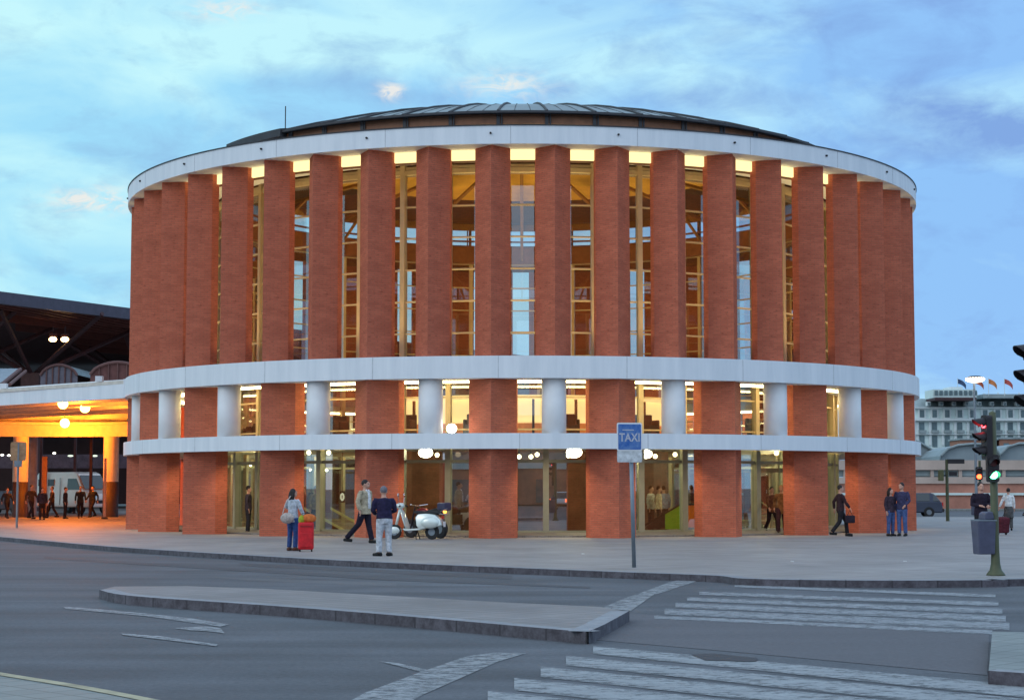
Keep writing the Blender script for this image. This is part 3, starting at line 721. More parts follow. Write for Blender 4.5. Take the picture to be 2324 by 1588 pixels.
for px, Y in ((49, 97.4), (254, 97.2)):
    g = gnd(px, 1172); X = (px-1162)/F*Y
    MB().lathe([(.42, 1.95), (.42, 4.45)], cl((X, Y)), 24).build('column', M['ccol'], can, smooth=True)
    MB().lathe([(.43, 0), (.43, 1.95), (.41, 1.95)], cl((X, Y)), 24).build('column_base', M['cbase'], can, smooth=True)
X = (76-1162)/F*106
MB().lathe([(.30, 0), (.30, 5.7)], cl((X, 106)), 20).build('column', pmat('grey_column', (.35, .32, .33), .7), can, smooth=True)
for i, (px, py, Y, r) in enumerate(((143, 908, 78, .23), (193, 922, 82, .23), (147, 960, 95, .25))):
    p = at(px, py, Y); p.z = min(p.z, 5.36)
    lab = ('glowing orange globe lamp under the canopy nearest its white edge', 'glowing orange globe lamp under the canopy nearest the brick rotunda', 'glowing orange globe lamp hanging lowest against the curved beam')[i]
    t = globe('canopy_lamp', p, r, M['sodium'], lab, 'orange globe lamps under the canopy', rod=5.69-p.z)
    d = bpy.data.lights.new('canopy_lamp_light', 'POINT'); d.energy = 900 if i < 2 else 1500; d.color = (1, .21, .008); d.shadow_soft_size = r
    o = bpy.data.objects.new('canopy_lamp_light', d); col.objects.link(o); o.location = p-Vector((0, .0, r+.3))

# ------------------------------------------------------------------ big dark train hall roof and sheds behind the canopy
th = empty('train_hall', (-34, 125, 0), 0, 'huge dark flat roofed train hall rising behind the canopy on the left', 'building')
def tl(p): return (p[0]+34, p[1]-125)
M['halldark'] = pmat('maroon_steel', (.055, .02, .022), .6, var=.3)
M['hallfascia'] = pmat('purple_grey_fascia', (.07, .06, .085), .5)
e0 = Vector((-45, 97)); e0 = at(-250, 634, 101.8); e1 = at(700, 750, 137)
a_ = Vector((e0.x, e0.y)); b_ = Vector((e1.x, e1.y)); zt = at(0, 665, 110).z
b = MB(); b.prism([tl(p) for p in (a_, b_, (20, 190), (-75, 190))], zt-.12, zt); b.build('roof', M['halldark'], th)
b = MB(); b.prism([tl(p) for p in strip(a_-Vector((.0, .02)), b_, 0, 0, .4)], zt-.75, zt+.02); b.build('fascia', M['hallfascia'], th)
b = MB()
for i in range(14):
    s0 = a_+(b_-a_)*(i/13)+Vector((0, 1.2)); c = s0+Vector((.25, 1)).normalized()*45
    b.prism([tl(p) for p in ((s0.x-.08, s0.y), (s0.x+.08, s0.y), (c.x+.08, c.y), (c.x-.08, c.y))], zt-.72, zt-.13)
for i in range(5):
    s0 = a_+Vector((0, 8+i*9)); c = b_+Vector((0, 8+i*9))
    b.prism([tl(p) for p in ((s0.x, s0.y), (c.x, c.y), (c.x, c.y+.25), (s0.x, s0.y+.25))], zt-.8, zt-.13)
b.build('roof_beams', pmat('rust_red_beam', (.14, .04, .03), .6), th)
for px, Y in ((71, 122), (330, 140), (-120, 120)):
    X = (px-1162)/F*Y; x_, y_ = tl((X, Y))
    cb = MB(); cb.box((x_, y_, 4.8), (1.25, 1.25, 9.6)); cb.build('hall_column', pmat('brown_column', (.11, .055, .05), .7) if px == 71 else bpy.data.materials['brown_column'], th)
    br = MB()
    for dx, dy in ((-6, -5), (6, -5), (-6, 6), (6, 6), (0, -8)):
        br.tube([(x_, y_, 9.4), (x_+dx, y_+dy, zt-.6)], .16, 6)
    br.build('branch_strut', M['halldark'], th)
MB().box((tl((-25, 175))[0], tl((-25, 175))[1], 6.5), (110, .5, 13)).build('dark_backdrop', pmat('void_backdrop', (.05, .022, .022), .8, var=.4, scale=.2), th)  # backdrop added, its dark colour stands for the unlit depth of the hall
b = MB(); b.box((tl((-32, 128))[0], tl((-32, 128))[1], 3.55), (40, .3, 1.0)); b.build('frieze', pmat('purple_frieze', (.10, .075, .10), .8, var=.3), th)
for k, (px, py, Y) in enumerate(((120, 770, 120), (147, 770, 120))):
    p = at(px, py, Y); t = empty('hall_floodlight', p, 0, ('left of the twin orange floodlights high under the dark hall roof', 'right of the twin orange floodlights high under the dark hall roof')[k], 'floodlight', 'twin floodlights of the train hall')
    MB().ball((0, 0, 0), .28, 12, (1, .6, .62)).build('lens', M['sodium_s'], t, smooth=True)
    MB().box((0, .1, .3), (.5, .3, .22)).build('housing', M['halldark'], t); MB().tube([(0, .1, .3), (0, .1, zt-1.2-p.z)], .05, 6).build('rod', M['halldark'], t)
for px, py in ((20, 1033), (123, 1028), (160, 1034), (215, 1034), (5, 1032)):
    p = at(px, py, 127)
    o = MB().ball((0, 0, 0), .12, 10, (1.8 if px > 150 else 1, .8, .6)).build('platform_lamp', emat('platform_lamp_%d' % px, (.85, 1, .8) if px > 150 else (1, .95, .8), 5 if px < 150 else 1.2), loc=p)
    tag(o, 'tiny far platform lamp glowing in the dark behind the canopy columns', 'lamp', 'far lamps behind the canopy')
# arched sheds
def shed(px0, px1, pyb, pyt, Y, lab, gmat, rmat, L_=8, skew=0):
    a = at(px0, pyb, Y); c = at(px1, pyb, Y); top = at(px0, pyt, Y).z; wd = c.x-a.x; h0 = a.z
    t = empty('arched_shed', ((a.x+c.x)/2, Y, 0), 0, lab, 'shed')
    n = 12; arc = [(-wd/2+wd*i/n, h0+(top-h0)*sin(pi*i/n)**.6) for i in range(n+1)]
    b = MB(); b.quad([(x, 0, 6.2) for x in (-wd/2, wd/2)]+[(x, 0, z) for x, z in reversed(arc)]); b.build('gable', gmat, t)
    for x in (-wd/2+.1, wd/2-.1): MB().box((x, .2, 3.1), (.16, .16, 6.2)).build('post', M['halldark'], t)
    b = MB()
    for i in range(n):
        (x0, z0), (x1, z1) = arc[i], arc[i+1]
        b.quad([(x0, -.15, z0+.05), (x1, -.15, z1+.05), (x1+skew, L_, z1+.05), (x0+skew, L_, z0+.05)])
    b.build('vault', rmat, t)
    b = MB(); b.tube([(x, -.1, z) for x, z in arc], .09, 6)
    for i in range(2, n, 2): b.tube([(arc[i][0], -.08, 6.2), (arc[i][0], -.08, arc[i][1])], .05, 6)
    b.build('gable_ribs', pmat('pinkish_ribs', (.13, .06, .055), .7), t)
    return t
M['corr'] = pmat('grey_corrugated', (.26, .31, .32), .5, .3, var=.3, scale=4)
shed(92, 176, 852, 828, 112, 'small shed with arched glazed gable showing over the canopy edge', pmat('dim_gable_glass', (.14, .12, .15), .3), M['corr'])
shed(205, 330, 850, 822, 104, 'shed with pale ribbed barrel roof against the brick rotunda', pmat('maroon_gable', (.13, .05, .045), .7), M['corr'], skew=3)
t = empty('glass_roof', (at(0, 850, 96).x, 96, 0), 0, 'pale sloping glass roof at the left edge over the canopy', 'roof')
b = MB(); q = [P(-80, 868, 94), P(2, 868, 94), P(42, 836, 104), P(-80, 836, 104)]; b.quad(loc(t, q)); b.build('glazing', pmat('pale_roof_glass', (.5, .6, .68), .2), t)
b = MB(); b.tube(loc(t, [P(4, 872, 94), P(46, 838, 104)]), .12, 6); b.tube(loc(t, [P(22, 872, 94), P(58, 842, 104)]), .10, 6); b.build('verge', bpy.data.materials['pinkish_ribs'], t)

# ------------------------------------------------------------------ right-hand background
M['hwall'] = pmat('pale_stucco', (.62, .74, .72), .7, var=.12, scale=.25)  # distance haze put into the hotel colours, paler and bluer
M['hwin'] = pmat('dark_teal_window', (.10, .16, .18), .25, var=.3, scale=.3)
M['hroof'] = pmat('grey_mansard', (.27, .33, .34), .7, var=.3, scale=.3)
M['htrim'] = pmat('white_stucco_trim', (.68, .74, .74), .7, var=.05)
YH = 400
def hx(px): return (px-1162)/F*YH
def hz(py): return at(1162, py, YH).z
ho = empty('hotel', (hx(2240), YH, 0), 0, 'pale many windowed hotel with mansard roof and flags, far off on the right', 'building')
HX = hx(2240)
def hb(b, x0, x1, y0, y1, yy=0, d=1.0): b.box(((hx(x0)+hx(x1))/2-HX, yy-d/2, (hz(y0)+hz(y1))/2), (hx(x1)-hx(x0), d, abs(hz(y1)-hz(y0)))); return b
b = MB(); b.box(((hx(2030)+hx(2480))/2-HX, 10, hz(925)/2), (hx(2480)-hx(2030), 20, hz(925))); b.build('wall', M['hwall'], ho)
b = MB(); x0, x1 = hx(2034)-HX, hx(2476)-HX; z0, z1 = hz(925), hz(903)
b.quad([(x0, .1, z0), (x1, .1, z0), (x1, 3, z1), (x0, 3, z1)]); b.quad([(x0, 3, z1), (x1, 3, z1), (x1, 18, z1), (x0, 18, z1)]); b.quad([(x0, .1, z0), (x0, 3, z1), (x0, 18, z1), (x0, 18, z0)])
b.build('mansard_roof', M['hroof'], ho)
b = MB(); hb(b, 2030, 2480, 950, 955, 0, 1.2); hb(b, 2030, 2480, 924, 926.5, 0, .9); hb(b, 2030, 2480, 984, 986, 0, .8); b.build('cornice', M['htrim'], ho)
for i in range(-1, 8):
    x = 2120.4+28.7*i
    f = hb(MB(), x-9, x+9, 927, 950, 0, .35).build('window_surround', M['htrim'], ho)
    hb(MB(), x-5, x+5, 930, 947, -.36, .15).build('window', M['hwin'], ho)
    hb(MB(), x-5.5, x+5.5, 958, 982, 0, .15).build('window', M['hwin'], ho)
    hb(MB(), x-5.5, x+5.5, 988, 1014, 0, .15).build('window', M['hwin'], ho)
    bb = hb(MB(), x-8, x+8, 976, 983, -.1, 1.0); bb.build('balcony', M['hroof'], ho)
    hb(MB(), x-13.5, x-8, 957, 1010, 0, .3).build('pilaster', M['htrim'], ho)
    hb(MB(), x-4+14, x+4+14, 912, 921, .3, 1.6).build('dormer', M['htrim'], ho); hb(MB(), x-2.5+14, x+2.5+14, 914, 920, -1.3, .2).build('dormer_window', M['hwin'], ho)
b = hb(MB(), 2107, 2204, 886, 905, 3, 8); b.build('roof_pavilion', M['hwall'], ho)
b = hb(MB(), 2107, 2200, 905, 911, 1.5, 8); b.build('roof_terrace', M['halldark'], ho)
b = hb(MB(), 2146, 2176, 880, 886, 2, 6); b.build('roof_cabin', M['htrim'], ho)
for i in range(9): hb(MB(), 2110+11*i, 2117+11*i, 889, 899, -5.1, .2).build('window', M['hwin'], ho)
b = hb(MB(), 2222, 2360, 896, 905, 4, 8); b.build('roof_pavilion', M['hroof'], ho)
for i in range(7): hb(MB(), 2225+16*i, 2227+16*i, 889+2*(i % 3), 897, 3, .4).build('chimney', M['htrim'], ho)
for px, py, c, nm in ((2182, 868, (.05, .08, .16), 'dark blue flag leftmost on the hotel roof'), (2222, 869, (.45, .10, .05), 'reddish flag on the hotel roof just right of the lit street lamp'), (2252, 869, (.6, .22, .08), 'orange flag third along the hotel roof'), (2288, 868, (.5, .1, .08), 'red flag rightmost on the hotel roof')):
    p = at(px-8, 898, YH-4); t = empty('flag', p, 0, nm, 'flag', 'flags along the hotel roof')
    hh = at(px, 858, YH-4).z-p.z
    MB().tube([(0, 0, 0), (0, 0, hh)], .07, 6).build('pole', M['htrim'], t)
    b = MB(); 
    for i in range(6):
        f = lambda k: (k*.32, .25*sin(k*1.1), hh-.15-.11*k*k*.35)
        a, c2 = f(i), f(i+1); b.quad([a, c2, (c2[0], c2[1], c2[2]-1.1), (a[0], a[1], a[2]-1.1)])
    b.build('cloth', pmat('flag_cloth_%d' % px, c, .8), t)
# low brick block half hidden in front of the hotel
YB = 300
t = empty('brick_block', (at(2230, 1010, YB).x, YB, 0), 0, 'low reddish brick block seen between the hotel and the grey vaulted roofs', 'building')
for x0, x1, yt in ((2182, 2262, 998), (2268, 2420, 996)):
    a, c = at(x0, yt, YB), at(x1, yt, YB); MB().box(((a.x+c.x)/2-t.location.x, 4, a.z/2), (c.x-a.x, 8, a.z)).build('wall', M['brick2'], t)
    MB().box(((a.x+c.x)/2-t.location.x, 4, a.z+.15), (c.x-a.x+.5, 8.6, .3)).build('roof', M['hroof'], t)
    for i in range(5):
        MB().box((a.x-t.location.x+(c.x-a.x)*(i+.5)/5, -.05, a.z-1.3), (.9, .1, 1.2)).build('window', M['hwin'], t)
M['vault'] = pmat('blue_grey_vault_roof', (.24, .29, .31), .55, .1, var=.2, scale=.25)
for k, (pts, lab) in enumerate((([(2010, 1060), (2010, 975), (2085, 1003), (2110, 1018), (2140, 1040), (2142, 1060)], 'blue grey pitched roof running behind the right edge of the rotunda'),
                 ([(2128, 1060), (2134, 1034), (2150, 1018), (2172, 1010), (2205, 1007), (2238, 1008), (2256, 1015), (2268, 1032), (2270, 1060)], 'blue grey vaulted shed roof left of the traffic light pole'),
                 ([(2266, 1060), (2270, 1030), (2285, 1014), (2310, 1006), (2420, 1006), (2440, 1060)], 'blue grey vaulted shed roof right of the traffic light pole'))):
    Y = (190, 175, 178)[k]
    Q = [at(x, y, Y) for x, y in pts]; ox = Q[0].x
    t = empty('vaulted_shed', (ox, Y, 0), 0, lab, 'shed', 'vaulted sheds beyond the square')
    b = MB(); top = [(q.x-ox, 0, q.z) for q in Q]
    b.quad([(top[0][0], 0, 0)]+top+[(top[-1][0], 0, 0)]); b.build('gable', M['vault'], t)
    b = MB()
    for i in range(len(top)-1):
        a, c = top[i], top[i+1]; b.quad([(a[0], -.3, a[2]), (c[0], -.3, c[2]), (c[0]+2, 22, c[2]), (a[0]+2, 22, a[2])])
    b.build('roof', M['vault'], t)
    b = MB(); b.tube([(q[0], -.35, q[2]) for q in top[1:-1]], .12, 6); b.build('roof_edge', M['hroof'], t)
# long low building with tan and brick bands
YL = 137; t = empty('low_arcade_building', (45, YL, 0), 0, 'long low brick and tan banded building across the square on the right', 'building')
def lz(py): return at(1162, py, YL).z
M['tan'] = pmat('tan_render', (.50, .40, .34), .7, var=.15, scale=.4); M['salmon'] = pmat('salmon_brick', (.46, .21, .15), .8, var=.2, scale=.8)  # tan paled and greyed to stand for haze
for nm, y0, y1, mt, pr in (('cornice', 1044, 1066, 'tan', .35), ('window_strip', 1067, 1080, 'hroof', 0), ('string_course', 1082, 1097, 'tan', .25), ('upper_wall', 1097, 1118, 'salmon', .1), ('ledge', 1118, 1123, 'hwall', .3), ('base_wall', 1123, 1160, 'salmon', .1)):
    za, zb = lz(y0), max(lz(y1), -.12)
    MB().box((0, 3-pr/2, (za+zb)/2), (100, 6+pr, za-zb)).build(nm, M[mt], t)
for i in range(33):
    MB().box((-46+3*i+.4*(i % 3), -.12, (lz(1066)+lz(1082))/2), (.25, .2, lz(1066)-lz(1082))).build('window_post', M['tan'], t)
# street frontage on the near side of the street, seen only mirrored in the glazing
sb = empty('street_frontage', (5, -62, 0), 0, 'long brick and tan frontage across the street, mirrored in the ground floor glass', 'building')
for nm, z0, z1, mt in (('base_wall', -.12, 3.6, 'salmon'), ('cornice', 3.6, 4.2, 'hwall'), ('upper_wall', 4.2, 8.5, 'tan'), ('roof_parapet', 8.5, 9.1, 'hwall')):
    MB().box((0, -5+(.15 if nm in ('cornice', 'roof_parapet') else 0), (z0+z1)/2), (150, 10, z1-z0)).build(nm, M[mt], sb)
for i in range(24):
    MB().box((-69+6*i, .05, 6.3), (1.5, .2, 2.2)).build('window', M['hwin'], sb)
    MB().box((-69+6*i, .05, 1.3), (2.2, .2, 2.4)).build('shopfront', M['hwin'], sb)
# far pavement edge by the wall
MB().box((45, 134.5, -.06), (110, 3.5, .14)).build('far_pavement', M['pave3'])['kind'] = 'structure'
kerb_strip('plaza_back_kerb', [(60, 98.9), (6, 98.9)], .35, -.19, .02, side=1, mat=pmat('pale_kerb', (.5, .52, .54), .7), mface=M['kerb'])

# ------------------------------------------------------------------ helpers for vehicles
def extr(b, prof, w0, w1=None, z0=0, z1=1):
    """side profile (x,z) extruded across y, narrower towards z1"""
    w1 = w0 if w1 is None else w1; n = len(prof)
    def hw_(z): 
        k = min(1, max(0, (z-z0)/(z1-z0))); return (w0+(w1-w0)*k)/2
    A = [(x, -hw_(z), z) for x, z in prof]; B = [(x, hw_(z), z) for x, z in prof]
    b.quad(list(reversed(A))); b.quad(B)
    for i in range(n):
        j = (i+1) % n; b.quad([A[i], A[j], B[j], B[i]])
    return b
def wheel(parent, x, y, r=.31, w=.2, name='wheel', hub=True):
    t = MB().tube([(x, y-w/2, r), (x, y-w/2+.02, r), (x, y+w/2-.02, r), (x, y+w/2, r)], [r*.93, r, r, r*.93], 24).build(name, M['black'], parent, smooth=False)
    if hub: MB().tube([(x, y-w/2-.012, r), (x, y+w/2+.012, r)], r*.5, 16).build('rim', M['post'], t)
    return t
def carpaint(name, c): return pmat(name, c, .3, .3, var=.04, spec=.6)
def car(loc, rz, paint, label, lit=False, Lh=2.05, h=1.42):
    t = empty('parked_car', loc, rz, label, 'car')
    b = MB(); extr(b, [(-Lh, .28), (-Lh-.03, .6), (-Lh+.03, .92), (-1.5, .96), (.75, .94), (Lh-.25, .78), (Lh, .6), (Lh, .28)], 1.7, 1.58, .5, 1)
    b.build('body', paint, t, bevel=.06)
    b = MB(); extr(b, [(-Lh+.08, .93), (-Lh+.42, h-.05), (-Lh+.6, h), (.0, h), (.35, h-.06), (1.05, .93)], 1.55, 1.16, .93, h); b.build('cabin', M['autoglass'], t, bevel=.04)
    b = MB(); extr(b, [(-Lh+.45, h-.04), (-Lh+.62, h+.02), (.0, h+.02), (.32, h-.05)], 1.2, 1.14, .93, h); b.build('roof', paint, t, bevel=.03)
    b = MB()
    for s in (-1, 1):
        for x0, x1 in ((-.55, -.5), (-1.5, -1.38)):
            b.quad([(x0-.04, s*.785, .93), (x1+.04, s*.785, .93), (x1+.04, s*.60, h-.02), (x0-.04, s*.60, h-.02)])
    b.build('window_pillar', paint, t)
    for x in (-1.28, 1.3):
        for y in (-.76, .76): wheel(t, x, y)
    for s in (-1, 1):
        MB().box((-Lh-.02, s*.68, .78), (.08, .24, .22)).build('tail_light', M['taillit'] if lit else M['taildim'], t)
        MB().box((Lh-.04, s*.6, .66), (.12, .3, .14)).build('headlight', M['chrome'], t)
        MB().box((.75, s*.92, .98), (.12, .16, .12)).build('mirror', paint, t)
    MB().box((-Lh-.05, 0, .42), (.1, 1.62, .2)).build('bumper', M['signal'], t); MB().box((-Lh-.05, 0, .66), (.02, .5, .11)).build('number_plate', M['white_col'], t)
    return t
M['autoglass'] = pmat('car_window_glass', (.03, .04, .045), .12, spec=.8, var=.02)
M['taillit'] = emat('lit_tail_light', (1, .12, .04), 9); M['taildim'] = pmat('red_lens', (.5, .02, .02), .3)
g = gnd(2093, 1171, RZ)
car((g.x-1.85, 104.2, RZ), pi-.12, carpaint('dark_blue_paint', (.03, .04, .07)), 'dark blue hatchback parked beyond the right edge of the rotunda')
car((23.5, -14.3, RZ), R(-74+28), carpaint('silver_paint', (.62, .66, .70)), 'silver car with lit tail lights waiting on the street, mirrored in the ground floor glass', lit=True)
def van(loc, rz, label, body):
    t = empty('parked_van', loc, rz, label, 'van')
    b = MB(); extr(b, [(-2.7, .4), (-2.75, 2.45), (-2.55, 2.62), (1.0, 2.62), (1.35, 2.5), (2.05, 1.5), (2.75, 1.22), (2.85, .95), (2.85, .4)], 2.0, 1.8, 1.2, 2.62); b.build('body', body, t, bevel=.07)
    b = MB(); b.quad([(1.43, -.84, 2.40), (1.43, .84, 2.40), (2.08, .92, 1.55), (2.08, -.92, 1.55)]); o = b.build('windscreen', M['autoglass'], t); o.location = (.03, 0, .02)
    for s in (-1, 1):
        MB().quad([(.45, s*.985, 1.5), (1.85, s*.985, 1.5), (1.35, s*.93, 2.2), (.45, s*.93, 2.2)]); b = MB(); b.quad([(.45, s*1.0, 1.5), (1.8, s*1.0, 1.5), (1.3, s*.945, 2.2), (.45, s*.945, 2.2)]); b.build('side_window', M['autoglass'], t)
        for x in (-1.75, 1.75): wheel(t, x, s*.92, .36, .22)
        MB().box((2.78, s*.75, 1.02), (.16, .32, .22)).build('headlight', M['chrome'], t)
        MB().box((-2.76, s*.5, 1.95), (.04, .5, .5)).build('rear_window', M['autoglass'], t)
    MB().box((-.25, 1.005, 1.4), (.03, .02, 1.7)).build('door_seam', M['signal'], t); MB().box((-.25, -1.005, 1.4), (.03, .02, 1.7)).build('door_seam', M['signal'], t)
    for x in (-2.2, -1.2):
        for s in (-1, 1): MB().box((x, s*.96, 1.95), (.6, .06, .42)).build('side_window', M['autoglass'], t)
    MB().box((2.86, 0, .75), (.06, 1.2, .2)).build('grille', M['signal'], t)
    return t
vx = (174-1162)/F*112
van((vx, 112, 0), R(-38), 'white van parked facing right under the orange lit canopy', carpaint('white_van_paint', (.8, .78, .72)))
car((at(8, 1150, 108).x-.8, 108, 0), R(-120), carpaint('dark_grey_car_paint', (.10, .08, .07)), 'dark car half cut by the left frame edge under the canopy')
# red bus off to the left of the frame, mirrored in the ground floor glazing
bt = empty('city_bus', (-24, 30, RZ), R(213-90+90), 'red city bus standing on the street, mirrored in the glass behind the scooter', 'bus')
b = MB(); extr(b, [(-6, .3), (-6, 2.9), (-5.8, 3.05), (5.8, 3.05), (6, 2.9), (6, .3)], 2.5, 2.4, 1, 3.05); b.build('body', carpaint('red_bus_paint', (.6, .05, .03)), bt, bevel=.08)
for s in (-1, 1):
    b = MB()
    b.box((0, s*1.255, 2.0), (11.2, .04, .9)); b.build('window_band', M['autoglass'], bt)
    for i in range(7): MB().box((-5+1.65*i, s*1.28, 2.0), (.09, .03, .9)).build('window_post', M['signal'], bt)
    for x in (-3.4, 3.7): wheel(bt, x, s*1.12, .48, .28)
MB().box((0, 0, 3.12), (11, 2.2, .14)).build('roof', M['white_col'], bt)

# ------------------------------------------------------------------ scooters
def scooter(loc, rz, paint, label, seatm, vint=True):
    t = empty('parked_scooter', loc, rz, label, 'scooter')
    for x in (-.62, .62):
        w_ = wheel(t, x, 0, .225, .10)
    # rear body shell with bulging side covers
    b = MB(); extr(b, [(-.98, .42), (-.93, .60), (-.75, .74), (-.45, .80), (-.18, .76), (-.10, .66), (-.16, .40), (-.30, .28), (-.55, .36), (-.80, .38)], .42, .22, .4, .82)
    b.build('body', paint, t, bevel=.035, smooth=True)
    for s in (-1, 1):
        MB().ball((-.60, s*.17, .50), .29, 16, (1.08, .34, .60)).build('side_cover', paint, t, smooth=True)
    b = MB(); extr(b, [(-.30, .28), (.22, .25), (.30, .30), (.28, .33), (.18, .30), (-.28, .34)], .38); b.build('floorboard', paint, t, bevel=.02)
    b = MB()
    for i, (z, x, wd) in enumerate(((.30, .26, .30), (.45, .30, .42), (.62, .36, .44), (.78, .42, .36), (.88, .46, .22))):
        pass
    secs = [(.28, .24, .15), (.42, .29, .22), (.60, .35, .23), (.76, .41, .19), (.90, .47, .09)]
    for (z0, x0, h0), (z1, x1, h1) in zip(secs, secs[1:]):
        for k in range(6):
            y0, y1 = -1+k/3, -1+(k+1)/3; cv = lambda y: -.07*y*y
            b.quad([(x0+cv(y0), y0*h0, z0), (x0+cv(y1), y1*h0, z0), (x1+cv(y1), y1*h1, z1), (x1+cv(y0), y0*h1, z1)])
    o = b.build('leg_shield', paint, t, smooth=True); md = o.modifiers.new('s', 'SOLIDIFY'); md.thickness = .025
    MB().ball((.62, 0, .26), .24, 14, (1.0, .34, .62)).build('front_fender', paint, t, smooth=True)
    MB().tube([(.60, 0, .28), (.44, 0, .92)], .045, 10).build('steering_column', paint, t, smooth=True)
    MB().ball((.43, 0, 1.0), .12, 14, (1.2, .9, .8)).build('handlebar_housing', paint, t, smooth=True)
    MB().ball((.545, 0, 1.0), .075, 12, (.5, 1, 1)).build('headlight', M['chrome'], t, smooth=True)
    b = MB(); b.tube([(.36, -.36, 1.0), (.42, -.12, 1.02), (.42, .12, 1.02), (.36, .36, 1.0)], .018, 8); h_ = b.build('handlebar', M['chrome'], t, smooth=True)
    for s in (-1, 1):
        MB().tube([(.35, s*.30, 1.0), (.33, s*.40, .99)], .025, 8).build('grip', M['black'], h_)
        mr = MB().tube([(.40, s*.22, 1.02), (.40, s*.30, 1.26)], .008, 6).build('mirror_arm', M['chrome'], t)
        MB().ball((.40, s*.31, 1.32), .075, 12, (.3, 1, 1)).build('mirror', M['chrome'], mr, smooth=True)
    b = MB(); extr(b, [(-.92, .76), (-.85, .86), (-.5, .87), (-.42, .84), (-.1, .86), (-.02, .80), (-.15, .76)], .26, .2, .76, .88); b.build('seat', seatm, t, bevel=.03, smooth=True)
    MB().box((-.98, 0, .66), (.06, .10, .08)).build('tail_light', M['taildim'], t)
    MB().box((-1.03, 0, .46), (.02, .18, .16)).build('number_plate', M['white_col'], t)
    b = MB(); b.tube([(-.80, .0, .80), (-1.12, 0, .92)], .012, 6); b.tube([(-.80, .1, .78), (-1.12, .1, .74), (-1.12, -.1, .74), (-.80, -.1, .78)], .012, 6); b.build('luggage_rack', M['chrome'], t)
    b = MB(); b.tube([(-.1, -.12, .27), (-.16, -.2, .0)], .015, 6); b.tube([(-.1, .12, .27), (-.16, .2, .0)], .015, 6); b.build('stand', M['black'], t)
    return t
s1 = scooter((at(938, 1200, 55.6).x, 55.6, 0), pi-.25, carpaint('white_scooter_paint', (.72, .78, .74)), 'white vintage scooter parked beside the man in white trousers', M['black'])
s1.scale = (1.0, 1.0, 1.05)
mb = empty('parked_motorbike', (at(966, 1200, 57.0).x, 57.0, 0), pi-.75, 'dark motorbike parked behind the white scooter', 'motorbike')
for x in (-.68, .68): wheel(mb, x, 0, .30, .12)
b = MB(); b.ball((.12, 0, .82), .22, 14, (1.4, .7, .75)); b.build('fuel_tank', carpaint('dark_red_paint', (.12, .01, .015)), mb, smooth=True)
b = MB(); extr(b, [(-.85, .92), (-.75, 1.0), (-.3, .92), (-.1, .86), (-.15, .74), (-.6, .76)], .28); b.build('seat', M['black'], mb, bevel=.03)
b = MB(); b.box((.0, 0, .5), (.5, .3, .36)); b.tube([(.62, .08, .3), (.42, .08, 1.0)], .03, 8); b.tube([(.62, -.08, .3), (.42, -.08, 1.0)], .03, 8); b.build('engine', M['signal'], mb, bevel=.03)
b = MB(); b.tube([(.3, -.38, 1.08), (.42, -.1, 1.04), (.42, .1, 1.04), (.3, .38, 1.08)], .02, 8); b.build('handlebar', M['chrome'], mb)
MB().ball((-.88, 0, .86), .06, 10).build('tail_light', emat('amber_light', (1, .35, .05), 5), mb)
MB().box((-.85, 0, 1.02), (.36, .34, .26)).build('top_box', pmat('dark_blue_box', (.05, .05, .10), .5), mb, bevel=.05)

# ------------------------------------------------------------------ street furniture
def lettering(text, size, mat, parent, loc, name='lettering', depth=.002, ax='CENTER', sx=1.0):
    cu = bpy.data.curves.new(name, 'FONT'); cu.body = text; cu.size = size; cu.extrude = depth; cu.align_x = ax; cu.align_y = 'CENTER'; cu.space_character = 1.05; cu.offset = size*.02
    o = bpy.data.objects.new('tmp', cu); col.objects.link(o); bpy.context.view_layer.update()
    me = bpy.data.meshes.new_from_object(o.evaluated_get(bpy.context.evaluated_depsgraph_get())); bpy.data.objects.remove(o)
    me.materials.clear(); me.materials.append(mat)
    q = bpy.data.objects.new(name, me); col.objects.link(q); q.parent = parent; q.location = loc; q.rotation_euler = (pi/2, 0, 0); q.scale = (sx, 1, 1); return q
def rounded(b, w_, h_, r, zc, y0, y1):
    pts = []
    for cx, cz, a in ((w_/2-r, h_/2-r, 0), (-w_/2+r, h_/2-r, 90), (-w_/2+r, -h_/2+r, 180), (w_/2-r, -h_/2+r, 270)):
        for k in range(5):
            q = R(a+22.5*k); pts.append((cx+r*cos(q), zc+cz+r*sin(q)))
    A = [(x, y0, z) for x, z in pts]; B = [(x, y1, z) for x, z in pts]; b.quad(A); b.quad(list(reversed(B)))
    for i in range(len(pts)): j = (i+1) % len(pts); b.quad([A[i], B[i], B[j], A[j]])
    return b
g = gnd(1440, 1287)
tx = empty('taxi_sign', g, R(7), 'blue and white TAXI sign on a tall grey post at the kerb', 'sign')
zt_ = at(1430, 960, g.y).z; zb_ = at(1430, 1048, g.y).z; ppm = F/g.y
ox = (1430-1440)/ppm
MB().tube([(0, .04, 0), (ox*.6, .04, zb_+.3)], .042, 14).build('post', M['post'], tx, smooth=True)
zs = at(1430, 1022, g.y).z; wS = 58/ppm
b = MB(); rounded(b, wS, zt_-zs+.02, .035, (zt_+zs)/2, -.02, .0); o = b.build('sign_plate', M['white_col'], tx); o.location.x = ox
b = MB(); rounded(b, wS-.05, zt_-zs-.04, .02, (zt_+zs)/2, -.026, -.019)
M['signblue'] = pmat('faded_blue_enamel', (.13, .25, .50), .4, var=.0, scale=13, c2=(.012, .10, .40)); o = b.build('blue_panel', M['signblue'], tx); o.location.x = ox
M['fadewhite'] = pmat('faded_white_film', (.50, .52, .60), .6, var=.2, scale=20)
lettering('TAXI', .235, M['fadewhite'], tx, (ox, -.03, (zt_+zs)/2-.02), sx=.80)
o = MB().box((-.03, -.028, (zt_+zs)/2+.14), (.24, .004, .018)).build('caption_line', M['fadewhite'], tx); o.location.x = ox
